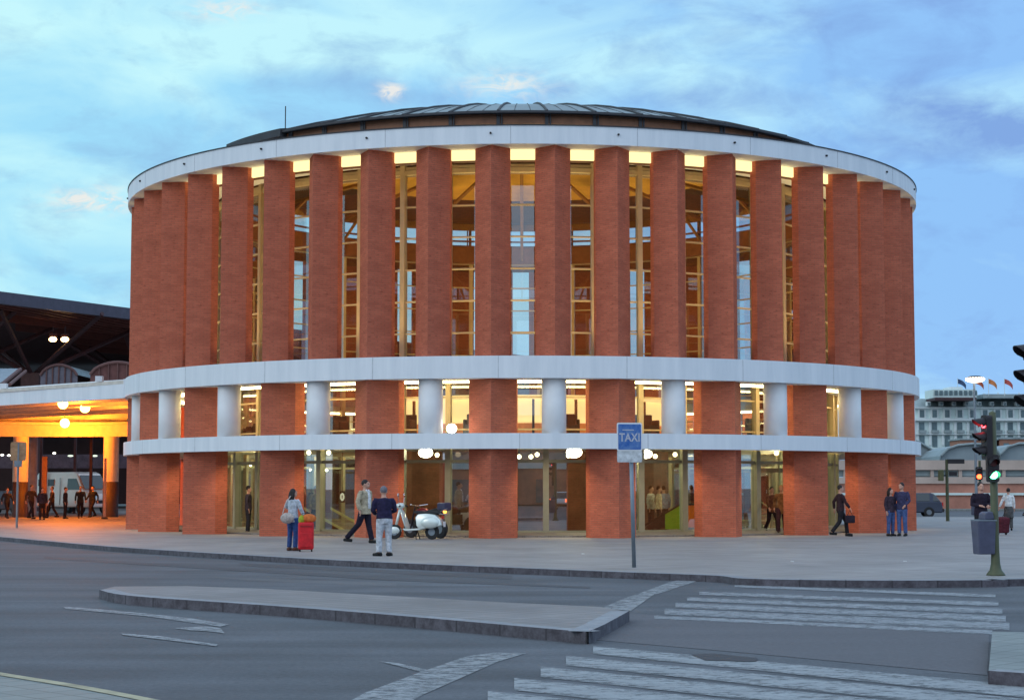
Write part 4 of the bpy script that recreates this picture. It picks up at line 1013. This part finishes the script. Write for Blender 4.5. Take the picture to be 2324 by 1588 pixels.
b = MB(); rounded(b, wS-.01, zs-zb_, .02, (zb_+zs)/2-.005, -.02, .0); M['dirtywhite'] = pmat('dirty_white_plate', (.55, .58, .60), .6, var=.35, scale=8); o = b.build('lower_plate', M['dirtywhite'], tx); o.location.x = ox

def signal_head(parent, loc, rz, n, pitch, lit=None, col_=None, s=1.0, name='signal_head'):
    hd = bpy.data.objects.new(name, None)
    b = MB(); rounded(b, .28*s, n*pitch+.04, .06*s, 0, -.02, .10*s)
    o = b.build(name, M['signal'], parent); o.location = loc; o.rotation_euler.z = rz; bpy.data.objects.remove(hd)
    for i in range(n):
        z = ((n-1)/2-i)*pitch
        m = emat('lit_lens_%s' % (label_id()), col_, 14) if lit == i else M['dimlens'][i % 3]
        MB().tube([(0, -.035, z), (0, -.02, z)], .098*s, 20).build('lens', m, o)
        v = MB(); k = 14
        for j in range(k):
            a0, a1 = R(-25)+R(230)*j/k, R(-25)+R(230)*(j+1)/k
            l0 = .10+.15*max(0, sin(a0))**.5 if sin(a0) > 0 else .08; l1 = .10+.15*max(0, sin(a1))**.5 if sin(a1) > 0 else .08
            r_ = .112*s
            v.quad([(r_*cos(a0), -.02, z+r_*sin(a0)), (r_*cos(a1), -.02, z+r_*sin(a1)), (r_*cos(a1)*.97, -.02-l1*s, z+r_*sin(a1)-.03), (r_*cos(a0)*.97, -.02-l0*s, z+r_*sin(a0)-.03)])
        q = v.build('visor', M['signal'], o); md = q.modifiers.new('s', 'SOLIDIFY'); md.thickness = .008
    return o
_c = [0]
def label_id(): _c[0] += 1; return _c[0]
M['dimlens'] = [pmat('dark_red_lens', (.12, .01, .01), .3), pmat('dark_amber_lens', (.12, .06, .01), .3), pmat('dark_green_lens', (.01, .08, .03), .3)]
g = gnd(2260, 1305)
tl_ = empty('traffic_light', g, 0, 'olive green traffic light post with green lamp lit and a bin strapped to it', 'traffic light')
MB().lathe([(0, 0), (.175, 0), (.165, .03), (.11, .10), (.085, .22), (.072, .5), (.068, 3.02), (.0, 3.06)], n=20).build('post', M['olive'], tl_, smooth=True)
o = signal_head(tl_, (-.15, -.02, 2.56), R(-80), 3, .262, lit=0, col_=(1, .04, .05), s=.92); 
o = signal_head(tl_, (-.045, -.13, 1.98), R(4), 2, .235, lit=1, col_=(.10, 1, .42), s=.80, name='pedestrian_signal')
MB().box((0, -.05, 2.0), (.06, .12, .36)).build('bracket', M['signal'], tl_)
bn = empty('litter_bin', (g.x-.20, g.y+.02, 0), R(8), 'slate blue litter bin hung on the olive traffic light post', 'bin')
zb0, zb1 = at(2230, 1257, g.y).z, at(2230, 1180, g.y).z
b = MB(); extr(b, [(-.16, zb0), (-.185, zb1), (.15, zb1), (.17, zb1-.05), (.15, zb0)], .30, .36, zb0, zb1); M['binm'] = pmat('slate_blue_plastic', (.075, .08, .13), .5, var=.2, scale=5)
b.build('bin_body', M['binm'], bn, bevel=.02)
b = MB(); extr(b, [(-.04, zb1+.005), (-.03, zb1+.12), (.02, zb1+.16), (.12, zb1+.16), (.15, zb1+.02)], .32); b.build('hood', M['binm'], bn, bevel=.02)
MB().box((0, 0, zb1+.0), (.36, .37, .025)).build('rim', M['post'], bn)
MB().tube([(.12, 0, zb1-.12), (.26, 0, zb1-.12)], .02, 6).build('strap', M['signal'], bn)
# nearer signal whose visors poke in at the right edge
p = at(2352, 857, 18.9)
t2 = empty('traffic_light', (p.x, p.y, 0), 0, 'near traffic light whose black visors poke in at the right frame edge', 'traffic light')
MB().lathe([(0, -.12), (.15, -.12), (.10, 0), (.07, .4), (.065, 3.4), (0, 3.42)], (.20, .06, 0), 18).build('post', M['olive'], t2, smooth=True)
signal_head(t2, (0, 0, p.z), R(-76), 3, .268, s=.95); MB().box((.11, .03, p.z), (.2, .06, .08)).build('bracket', M['signal'], t2)
# far signal with a red lamp
p = at(2220, 1080, 96)
t3 = empty('traffic_light', (p.x+.12, p.y, 0), 0, 'far traffic light glowing red left of the olive post', 'traffic light')
MB().tube([(0, .1, 0), (0, .1, 3.1)], .07, 8).build('post', M['olive'], t3)
signal_head(t3, (-.08, -.05, p.z+.15), R(-12), 2, .34, lit=1, col_=(1, .05, .015), s=1.35)
# post with small signal box and a bin beyond the rotunda
g = gnd(2151, 1182)
t4 = empty('signal_post', g, 0, 'slim dark post with a small boxed signal on the far side of the plaza', 'post')
zz = at(2151, 1042, g.y).z
MB().tube([(0, 0, 0), (0, 0, zz)], [.09, .07], 10).build('post', M['olive'], t4)
b = MB(); b.box((.45, 0, zz-.1), (.8, .2, .22)); b.box((.3, 0, zz-.7), (.35, .2, .2)); b.build('arm', M['signal'], t4)
MB().box((-.32, -.1, at(2151, 1078, g.y).z), (.26, .2, .55)).build('signal_box', pmat('yellowish_signal_box', (.12, .12, .05), .5), t4, bevel=.04)
MB().box((-.15, -.05, at(2151, 1078, g.y).z), (.2, .06, .06)).build('bracket', M['signal'], t4)
p = at(2164, 1163, 112); bb2 = empty('litter_bin', (p.x, 106, RZ), 0, 'dark square bin in front of the far brick wall', 'bin')
MB().box((0, 0, .55), (.75, .6, .9)).build('bin_body', M['binm'], bb2, bevel=.06); MB().box((0, 0, 1.05), (.82, .66, .08)).build('lid', M['signal'], bb2, bevel=.03); MB().box((0, 0, .06), (.4, .4, .12)).build('foot', M['signal'], bb2)
# street lamp
Ys = 116; X = (2212-1162)/F*Ys; zl_ = at(2214, 857, Ys).z
sl = empty('street_lamp', (X, Ys, RZ), 0, 'tall street lamp with a glowing white mushroom head against the sky', 'street lamp')
MB().tube([(0, 0, 0), (0, 0, 2), (0, 0, zl_)], [.13, .09, .06], 10).build('pole', M['post'], sl)
MB().ball((.08, 0, zl_+.02), .64, 18, (1, 1, .34)).build('lamp_bowl', emat('street_lamp_glow', (1, .80, .62), 9), sl, smooth=True)
b = MB(); b.lathe([(0, .26), (.3, .24), (.55, .14), (.66, .02)], (.08, 0, zl_), 20); b.build('lamp_cap', M['signal'], sl, smooth=True)
# sign posts by the canopy
g = gnd(38, 1198)
t5 = empty('bus_stop_sign', g, R(10), 'slim pale post with a worn square sign in front of the canopy column', 'sign')
MB().tube([(0, 0, 0), (0, 0, at(38, 1003, g.y).z)], .045, 8).build('post', M['post'], t5)
b = MB(); rounded(b, .62, .76, .08, at(42, 1024, g.y).z, -.03, -.01); b.build('sign_plate', pmat('brown_sign_back', (.40, .24, .13), .6, var=.35, scale=5), t5)
b = MB(); b.box((.0, -.04, at(42, 1024, g.y).z), (.05, .02, .7)); b.box((0, -.04, at(42, 1052, g.y).z), (.3, .05, .25)); b.build('bracket', M['post'], t5)
g = gnd(237, 1177)
t6 = empty('bollard_post', g, 0, 'thin pale post standing before the right canopy column', 'post')
MB().tube([(0, 0, 0), (0, 0, at(237, 1040, g.y).z)], .07, 8).build('post', pmat('pinkish_post', (.5, .3, .22), .5), t6); MB().lathe([(0, 0), (.2, 0), (.15, .08), (.07, .1)], n=12).build('base', M['black'], t6)
t7 = empty('information_pillar', (at(99, 1170, 100).x, 100, 0), 0, 'slim orange lit information pillar between the canopy columns', 'pillar')
MB().box((0, 0, 1.7), (.30, .2, 3.4)).build('panel', pmat('orange_brown_panel', (.25, .12, .05), .5, var=.3, scale=2), t7, bevel=.04); MB().box((0, 0, .1), (.5, .4, .2)).build('base', M['signal'], t7)

# ------------------------------------------------------------------ people
def person(loc, rz, H, label, top=(.1, .1, .12), legs=(.03, .03, .04), shoes=(.02, .02, .02), hair='hair_dark', long=False, pose=None, shirt=None, hem=.86, skirt=False, vox=.017, group=None, detail=False, fem=False):
    pose = pose or {}; s = H/1.75
    t = empty('person', loc, rz, label, 'person', group)
    sw = .165 if fem else .195; le = pose.get('lean', (0, 0)); tw = pose.get('head', 0)
    def U(p): k = (p[2]-.92)/.5; return (p[0]+le[0]*k, p[1]+le[1]*k, p[2])
    def S(ps): return [tuple(Vector(p)*s) for p in ps]
    def rs(l): return [tuple(x*s for x in r) if isinstance(r, tuple) else r*s for r in l]
    legsJ = {}
    for sd, key in ((1, 'lL'), (-1, 'lR')):
        kn, an = pose.get(key, ((.10*sd, -.01, .50), (.105*sd, .02, .085)))
        legsJ[sd] = [(.085*sd, 0, .92), tuple(kn), tuple(an)]
    armsJ = {}
    for sd, key in ((1, 'aL'), (-1, 'aR')):
        elb, wr = pose.get(key, (((sw+.055)*sd, .03, 1.14), ((sw+.06)*sd, -.05, .89)))
        armsJ[sd] = [U((sw*sd, 0, 1.415)), U(elb), U(wr)]
    def mid(a, b_, f=.5): return tuple(Vector(a).lerp(Vector(b_), f))
    # body
    b = MB()
    b.tube(S([U(p) for p in ((0, 0, .86), (0, 0, .98), (0, 0, 1.10), (0, 0, 1.28), (0, 0, 1.40), (0, 0, 1.46))]), rs([(.13, .10), (.155, .11), (.125, .095), (.15, .11), (.15, .09), (.07, .06)]), 12)
    hc = Vector(U((0, -.01, 1.625)))
    b.tube(S([U((0, 0, 1.42)), U((0, 0, 1.50)), tuple(hc-Vector((0, 0, .05)))]), rs([.062, .053, .055]), 10)
    HR = Matrix.Rotation(tw, 3, 'Z')
    b.ball(tuple(hc*s), s, 14, (.074, .092, .115), HR)
    def hp(x, y, z): return tuple((hc+HR @ Vector((x, y, z)))*s)
    b.ball(hp(0, -.05, -.05), .058*s, 10, (1, 1, 1)); b.ball(hp(0, -.098, -.012), .018*s, 8, (.8, 1.2, 1.5)); b.ball(hp(0, -.083, .03), .045*s, 8, (1.3, .5, .4))
    for e in (-1, 1): b.ball(hp(.075*e, .005, -.01), .026*s, 8, (.4, .8, 1.25))
    for sd in (1, -1):
        a = armsJ[sd]; b.tube(S([a[0], mid(a[0], a[1]), a[1], mid(a[1], a[2]), a[2]]), rs([.052, .047, .04, .038, .028]), 9)
        l = legsJ[sd]; b.tube(S([l[0], mid(l[0], l[1]), l[1], mid(l[1], l[2], .35), l[2]]), rs([.085, .075, .055, .055, .038]), 10)
        ft = l[2]; fd = pose.get('foot', {}).get(sd, (0, -1)); b.tube(S([(ft[0]-fd[0]*.05, ft[1]-fd[1]*.05, ft[2]-.045), (ft[0]+fd[0]*.16, ft[1]+fd[1]*.16, ft[2]-.06)]), rs([(.036, .036), (.04, .022)]), 8)
        d = (Vector(a[2])-Vector(a[1])).normalized(); b.tube(S([a[2], tuple(Vector(a[2])+d*.09)]), rs([(.028, .028), (.036, .02)]), 8)
    o = b.build('body', M['skin'], t, remesh=vox*.85)
    # fingers
    fb = MB()
    for sd in (1, -1):
        a = armsJ[sd]; d = (Vector(a[2])-Vector(a[1])).normalized(); side = d.cross(Vector((0, 0, 1)))
        if side.length < .2: side = Vector((0, 1, 0))
        side.normalize(); pn = d.cross(side).normalized()
        for i, (off, ln) in enumerate(((-.03, .065), (-.01, .078), (.011, .072), (.03, .055))):
            q0 = Vector(a[2])+d*.08+side*off; q1 = q0+d*ln*.55+pn*.006; q2 = q1+d*ln*.4+pn*.022; fb.tube(S([q0, q1, q2]), rs([.009, .0085, .007]), 6)
        q0 = Vector(a[2])+d*.03-side*.028; q1 = q0-side*.028+d*.03; q2 = q1+d*.03+pn*.012; fb.tube(S([q0, q1, q2]), rs([.011, .010, .008]), 6)
    fb.build('fingers', M['skin'], o)
    # face details and hair
    if detail:
        e_ = MB()
        for e in (-1, 1): e_.ball(hp(.03*e, -.082, .005), .012*s, 8, (1.3, .6, .7))
        e_.build('eyes', M['hair_dark'], o); MB().ball(hp(0, -.097, -.062), .02*s, 8, (1.3, .4, .3)).build('mouth', pmat('lips', (.35, .12, .1), .6), o)
    hb_ = MB(); hb_.ball(hp(0, .016, .030), s, 14, (.082, .093, .105), HR)
    if long:
        hb_.tube([hp(0, .05, .02), hp(0, .065, -.12), hp(0, .06, -.24)], rs([(.085, .06), (.10, .055), (.06, .03)]), 10)
        for e in (-1, 1): hb_.tube([hp(.06*e, .02, .04), hp(.08*e, .02, -.10), hp(.075*e, .03, -.2)], rs([.04, .038, .02]), 8)
    hb_.build('hair', M[hair] if isinstance(hair, str) else hair, t, remesh=vox*.8)
    # top garment
    b = MB(); wd = .165 if fem else .185
    b.tube(S([U(p) for p in ((0, 0, hem), (0, 0, .98), (0, 0, 1.12), (0, 0, 1.28), (0, -.0, 1.40), (0, 0, 1.455))]), rs([(wd+.01, .135), (wd, .13), (wd-.02, .122), (wd, .13), (wd-.015, .112), (.075, .07)]), 14)
    for sd in (1, -1):
        a = armsJ[sd]; b.tube(S([tuple(Vector(a[0])*.62+Vector(U((0, 0, 1.36)))*.38), tuple(Vector(a[0])-Vector((0, 0, .012))), mid(a[0], a[1], .25), mid(a[0], a[1], .6), a[1], mid(a[1], a[2], .5), mid(a[1], a[2], .95)]), rs([.050, .060, .066, .062, .056, .053, .045]), 10)
    to = b.build('jacket' if shirt else 'top', cloth('cloth_%s' % str(tuple(top)), top), t, remesh=vox)
    if shirt:
        b = MB(); b.tube(S([U((0, -.115, .95)), U((0, -.118, 1.15)), U((0, -.112, 1.33)), U((0, -.075, 1.43))]), rs([(.055, .035), (.06, .035), (.055, .035), (.06, .03)]), 10)
        for e in (-1, 1): b.tube(S([U((.055*e, -.05, 1.47)), U((.03*e, -.10, 1.41))]), rs([.028, .024]), 8)
        b.build('shirt', cloth('cloth_%s' % str(tuple(shirt)), shirt), t, remesh=vox*.8)
    b = MB()
    b.tube(S([(0, 0, .80), (0, 0, .90), (0, 0, 1.00)]), rs([(.145, .115), (.165, .125), (.145, .11)]), 12)
    if skirt: b.tube(S([(0, 0, .95), (0, 0, .75), (0, 0, .52)]), rs([(.16, .12), (.19, .15), (.20, .16)]), 14)
    for sd in (1, -1):
        l = legsJ[sd]
        e = mid(l[1], l[2], .98)
        b.tube(S([l[0], mid(l[0], l[1]), l[1], mid(l[1], l[2], .4), e]), rs([.105, .092, .075, .070, .068]), 10)
    b.build('trousers' if not skirt else 'skirt', cloth('cloth_%s' % str(tuple(legs)), legs), t, remesh=vox)
    for sd in (1, -1):
        ft = legsJ[sd][2]; fd = pose.get('foot', {}).get(sd, (0, -1)); b = MB()
        b.tube(S([(ft[0]-fd[0]*.07, ft[1]-fd[1]*.07, ft[2]-.04), (ft[0]+fd[0]*.06, ft[1]+fd[1]*.06, ft[2]-.045), (ft[0]+fd[0]*.18, ft[1]+fd[1]*.18, ft[2]-.058)]), rs([(.045, .045), (.048, .04), (.042, .025)]), 10)
        b.build('shoe', cloth('cloth_%s' % str(tuple(shoes)), shoes), t, smooth=True)
    return t

def foot(px, py): return gnd(px, py, 0)
walk = dict(lL=((.10, -.22, .52), (.10, -.26, .10)), lR=((-.10, .06, .50), (-.11, .34, .15)), aL=((.24, .16, 1.17), (.25, .14, .93)), aR=((-.24, -.12, 1.16), (-.25, -.26, .96)))
walk2 = dict(lL=((.10, .06, .50), (.11, .30, .13)), lR=((-.10, -.20, .52), (-.10, -.24, .09)), aL=((.24, -.12, 1.16), (.25, -.26, .96)), aR=((-.24, .16, 1.17), (-.25, .14, .93)))
# woman with the suitcase
g = foot(664, 1249)
person(g, R(150), 1.60, 'woman in pale blue top and jeans, one hand raised, beside a red suitcase', top=(.46, .50, .56), legs=(.035, .075, .22), shoes=(.12, .05, .03), long=True, fem=True, detail=True, vox=.014,
       hem=.80, pose=dict(head=R(-35), aR=((-.27, -.02, 1.15), (-.33, -.12, .94)), aL=((.30, -.10, 1.20), (.20, -.20, 1.47)), foot={1: (.1, -1), -1: (-.3, -.9)}))
# her shoulder bag
hbg = empty('shoulder_bag', (g.x-.12, g.y-.20, .86), R(10), 'beige shoulder bag at the hip of the woman in jeans', 'bag')
MB().ball((0, 0, -.02), .17, 14, (1.05, .5, .85)).build('bag_body', cloth('beige_bag', (.48, .42, .38)), hbg, smooth=True)
MB().tube([(-.12, 0, .1), (-.05, .05, .35), (.08, .1, .54), (.12, .2, .56)], .014, 6).build('strap', cloth('beige_bag', (.48, .42, .38)), hbg)
g2 = gnd(694, 1251)
sc = empty('suitcase', (g2.x, g2.y, 0), R(8), 'tall bright red wheeled suitcase standing beside the woman in jeans', 'suitcase')
b = MB(); b.box((0, 0, .40), (.40, .26, .70)); M['redcase'] = pmat('bright_red_fabric', (.62, .012, .02), .55, var=.25, scale=6); b.build('case_body', M['redcase'], sc, bevel=.05)
b = MB(); b.box((0, -.135, .30), (.31, .03, .36)); b.build('front_pocket', M['redcase'], sc, bevel=.012)
b = MB()
for z in (.30, .52): b.box((0, -.14, z+.12), (.30, .012, .010))
b.build('zip', M['black'], sc)
for e in (-1, 1): MB().tube([(.15*e-.02, .05, .03), (.15*e+.02, .05, .03)], .035, 12).build('wheel', M['black'], sc)
MB().tube([(-.1, .1, .72), (-.1, .1, .97), (.1, .1, .97), (.1, .1, .72)], .012, 6).build('handle', M['black'], sc)
hg = empty('travel_bag', (g2.x+.03, g2.y, .76), R(8), 'orange bag with yellow green trim lying on top of the red suitcase', 'bag')
b = MB(); b.ball((.04, 0, .08), .17, 12, (1.15, .7, .7)); b.build('bag_body', cloth('orange_bag', (.62, .16, .04)), hg, smooth=True)
MB().ball((-.14, -.02, .04), .10, 10, (.9, .8, 1.3)).build('side_flap', cloth('yellowgreen', (.35, .36, .03)), hg, smooth=True)
MB().tube([(-.1, 0, .15), (0, 0, .24), (.12, 0, .16)], .012, 6).build('handle', M['black'], hg)
# striding man
g = foot(828, 1232)
person(g, R(62), 1.86, 'striding man in beige jacket over white shirt and dark trousers', top=(.44, .37, .26), legs=(.018, .014, .028), hair='hair_dark', shirt=(.70, .72, .78), detail=True, vox=.014, hem=.80,
       pose=dict(head=R(15), lL=((.09, -.05, .50), (.10, -.14, .085)), lR=((-.10, .12, .52), (-.12, .46, .13)), aL=((.25, .02, 1.14), (.22, -.10, .91)), aR=((-.26, .05, 1.14), (-.24, .0, .90)), foot={1: (.1, -1), -1: (0, -.9)}))
_t = [o for o in bpy.data.objects if o.get('label', '').startswith('striding man')][0]; _t.scale = (1.13, 1.13, 1)
# man with white trousers
g = foot(872, 1261)
person(g, R(200), 1.66, 'grey haired man in dark navy shirt and white trousers seen from behind', top=(.022, .018, .05), legs=(.52, .54, .58), hair='hair_grey', detail=True, vox=.014, hem=.93,
       pose=dict(head=R(-10), lean=(.0, -.05), lL=((.11, -.02, .50), (.13, .03, .085)), lR=((-.10, -.02, .5), (-.10, .02, .085)), aL=((.25, -.03, 1.14), (.14, -.24, 1.05)), aR=((-.26, -.03, 1.14), (-.14, -.24, 1.05)), foot={1: (.5, -.8), -1: (-.6, -.8)}))
_t = [o for o in bpy.data.objects if o.get('label', '').startswith('grey haired')][0]; _t.scale = (1.14, 1.14, 1)
# couple at the right-hand pier
g = foot(2022, 1216); person(g, R(30), 1.62, 'dark haired person in dark jacket and jeans, left of the pair by the last pier', top=(.045, .03, .045), legs=(.06, .10, .24), long=True, fem=True, pose=dict(head=R(20)))
g = foot(2048, 1216); person(g, R(-30), 1.80, 'taller man in dark blue jacket and jeans, right of the pair by the last pier', top=(.045, .045, .10), legs=(.07, .12, .28), pose=dict(head=R(-25), aL=((.25, .0, 1.15), (.16, -.18, 1.0))))
# passer-by with a bag
g = foot(1908, 1217); person(g, R(95), 1.72, 'person in dark clothes walking past the open pier with a bag', top=(.04, .02, .025), legs=(.02, .018, .022), pose=walk)
bg_ = empty('handbag', (g.x+.30, g.y-.1, .58), R(20), 'dark bag carried by the walker between the right-hand piers', 'bag')
MB().box((0, 0, 0), (.34, .14, .26)).build('bag_body', cloth('dark_bag', (.03, .02, .03)), bg_, bevel=.04); MB().tube([(-.1, 0, .12), (0, 0, .30), (.1, 0, .12)], .012, 6).build('handle', M['black'], bg_)
# people at the doors
g = at(1774, 1208, 61.6); person((g.x, 61.6, 0), R(-10), 1.72, 'blond person in brown fur coat coming out of the station doors', top=(.22, .10, .045), legs=(.05, .02, .03), hair='hair_blond', fem=True, hem=.72, pose=walk2)
g = at(1752, 1208, 62.6); person((g.x, 62.6, 0), R(20), 1.66, 'person in dark rust coat beside the blond one at the doors', top=(.13, .05, .03), legs=(.03, .015, .02), fem=True, hem=.78, pose=walk)
for px, Y, rz, c, lab in ((1494, 64.6, 90, (.6, .55, .42), 'person in cream jacket behind the glass above the escalator'), (1476, 65.0, 60, (.55, .56, .55), 'person in pale top stepping onto the escalator'), (1505, 66.3, 200, (.2, .25, .4), 'person in blue checked top behind the escalator'),
                  (718, 63.6, 30, (.30, .25, .12), 'person in tan jacket inside the hall behind the woman with the suitcase'), (692, 65, -60, (.12, .04, .03), 'person in dark red inside the hall left of the tan jacket'), (566, 62.6, 90, (.05, .04, .06), 'dark figure behind the narrow glazing left of the woman')):
    x = (px-1162)/F*Y; person((x, Y, 0), R(rz), 1.70, lab, top=c, legs=(.03, .03, .04), vox=.022)
# right side
g = foot(2228, 1243); person((g.x, g.y, 0), R(10), 1.78, 'man in black jacket standing behind the litter bin', top=(.022, .015, .028), legs=(.018, .018, .022), pose=dict(aL=((.25, .0, 1.15), (.12, -.2, 1.12)), aR=((-.25, .0, 1.15), (-.12, -.2, 1.12))))
g = foot(2290, 1203); person(g, R(160), 1.62, 'woman in white top and grey skirt pulling luggage right of the olive post', top=(.72, .76, .78), legs=(.10, .10, .10), fem=True, hem=.98, skirt=True, pose=dict(lean=(.0, -.06), aL=((.28, .02, 1.15), (.36, .06, .95))))
g = gnd(2276, 1213); lug = empty('wheeled_bag', g, R(15), 'dark maroon wheeled bag trailing behind the woman in the white top', 'bag')
MB().box((0, 0, .34), (.42, .30, .54), M=Matrix.Rotation(.15, 3, 'X')).build('bag_body', cloth('maroon_bag', (.10, .02, .03)), lug, bevel=.06); MB().tube([(.0, .0, .6), (.12, -.1, .95)], .012, 6).build('handle', M['black'], lug)
for e in (-1, 1): MB().tube([(.15*e, .08, .05), (.15*e+.04, .08, .05)], .05, 10).build('wheel', M['black'], lug)
g = foot(2318, 1171); person((g.x, g.y-1.5, 0), R(90), 1.70, 'person in dark blue crossing at the right frame edge', top=(.03, .03, .08), legs=(.02, .02, .04), pose=walk, vox=.022)
# crowd under the canopy
cr = [(58, 98, 1178, 120, (.05, .02, .01)), (75, 92, 1181, 60, (.12, .05, .03)), (100, 90, 1184, 30, (.04, .03, .06)), (92, 88, 0, 200, (.03, .03, .07)), (122, 95, 0, -60, (.10, .04, .02)), (152, 93, 0, 90, (.04, .025, .03)), (160, 96, 0, -90, (.05, .03, .03)), (186, 94, 0, 20, (.04, .03, .03)), (208, 93, 0, 150, (.05, .03, .04)), (214, 97, 0, -30, (.03, .02, .02)), (20, 94, 0, 45, (.05, .03, .03))]
who = ['leftmost of the crowd between the canopy columns', 'in brown coat beside the left canopy column', 'striding in dark clothes towards the left column', 'nearest of the crowd, in navy, under the canopy', 'in rust jacket before the rear of the white van', 'in front of the white van door', 'just behind the one at the van door', 'standing before the van bonnet', 'right of the van bonnet with dark jacket', 'beside the right canopy column', 'at the far left under the canopy']
for i, (px, Y, _, rz, c) in enumerate(cr):
    if i in (3, 6, 8): continue
    c = (c[0]*.6, c[1]*.9, c[2])
    person(((px-1162)/F*Y, Y, 0), R(rz), random.uniform(1.62, 1.8), 'dark clothed person '+who[i], top=c, legs=(.02, .015, .02), pose=(walk, walk2, None)[i % 3], vox=.026, group='people waiting under the canopy')

# ------------------------------------------------------------------ render settings
scene.render.engine = 'CYCLES'
scene.cycles.use_denoising = True
try: scene.cycles.denoiser = 'OPENIMAGEDENOISE'
except Exception: pass
scene.cycles.max_bounces = 8; scene.cycles.transparent_max_bounces = 16; scene.cycles.glossy_bounces = 3; scene.cycles.diffuse_bounces = 3
scene.cycles.sample_clamp_indirect = 4; scene.cycles.caustics_reflective = False; scene.cycles.caustics_refractive = False
scene.view_settings.view_transform = 'Standard'; scene.view_settings.look = 'None'; scene.view_settings.exposure = 0; scene.view_settings.gamma = 1
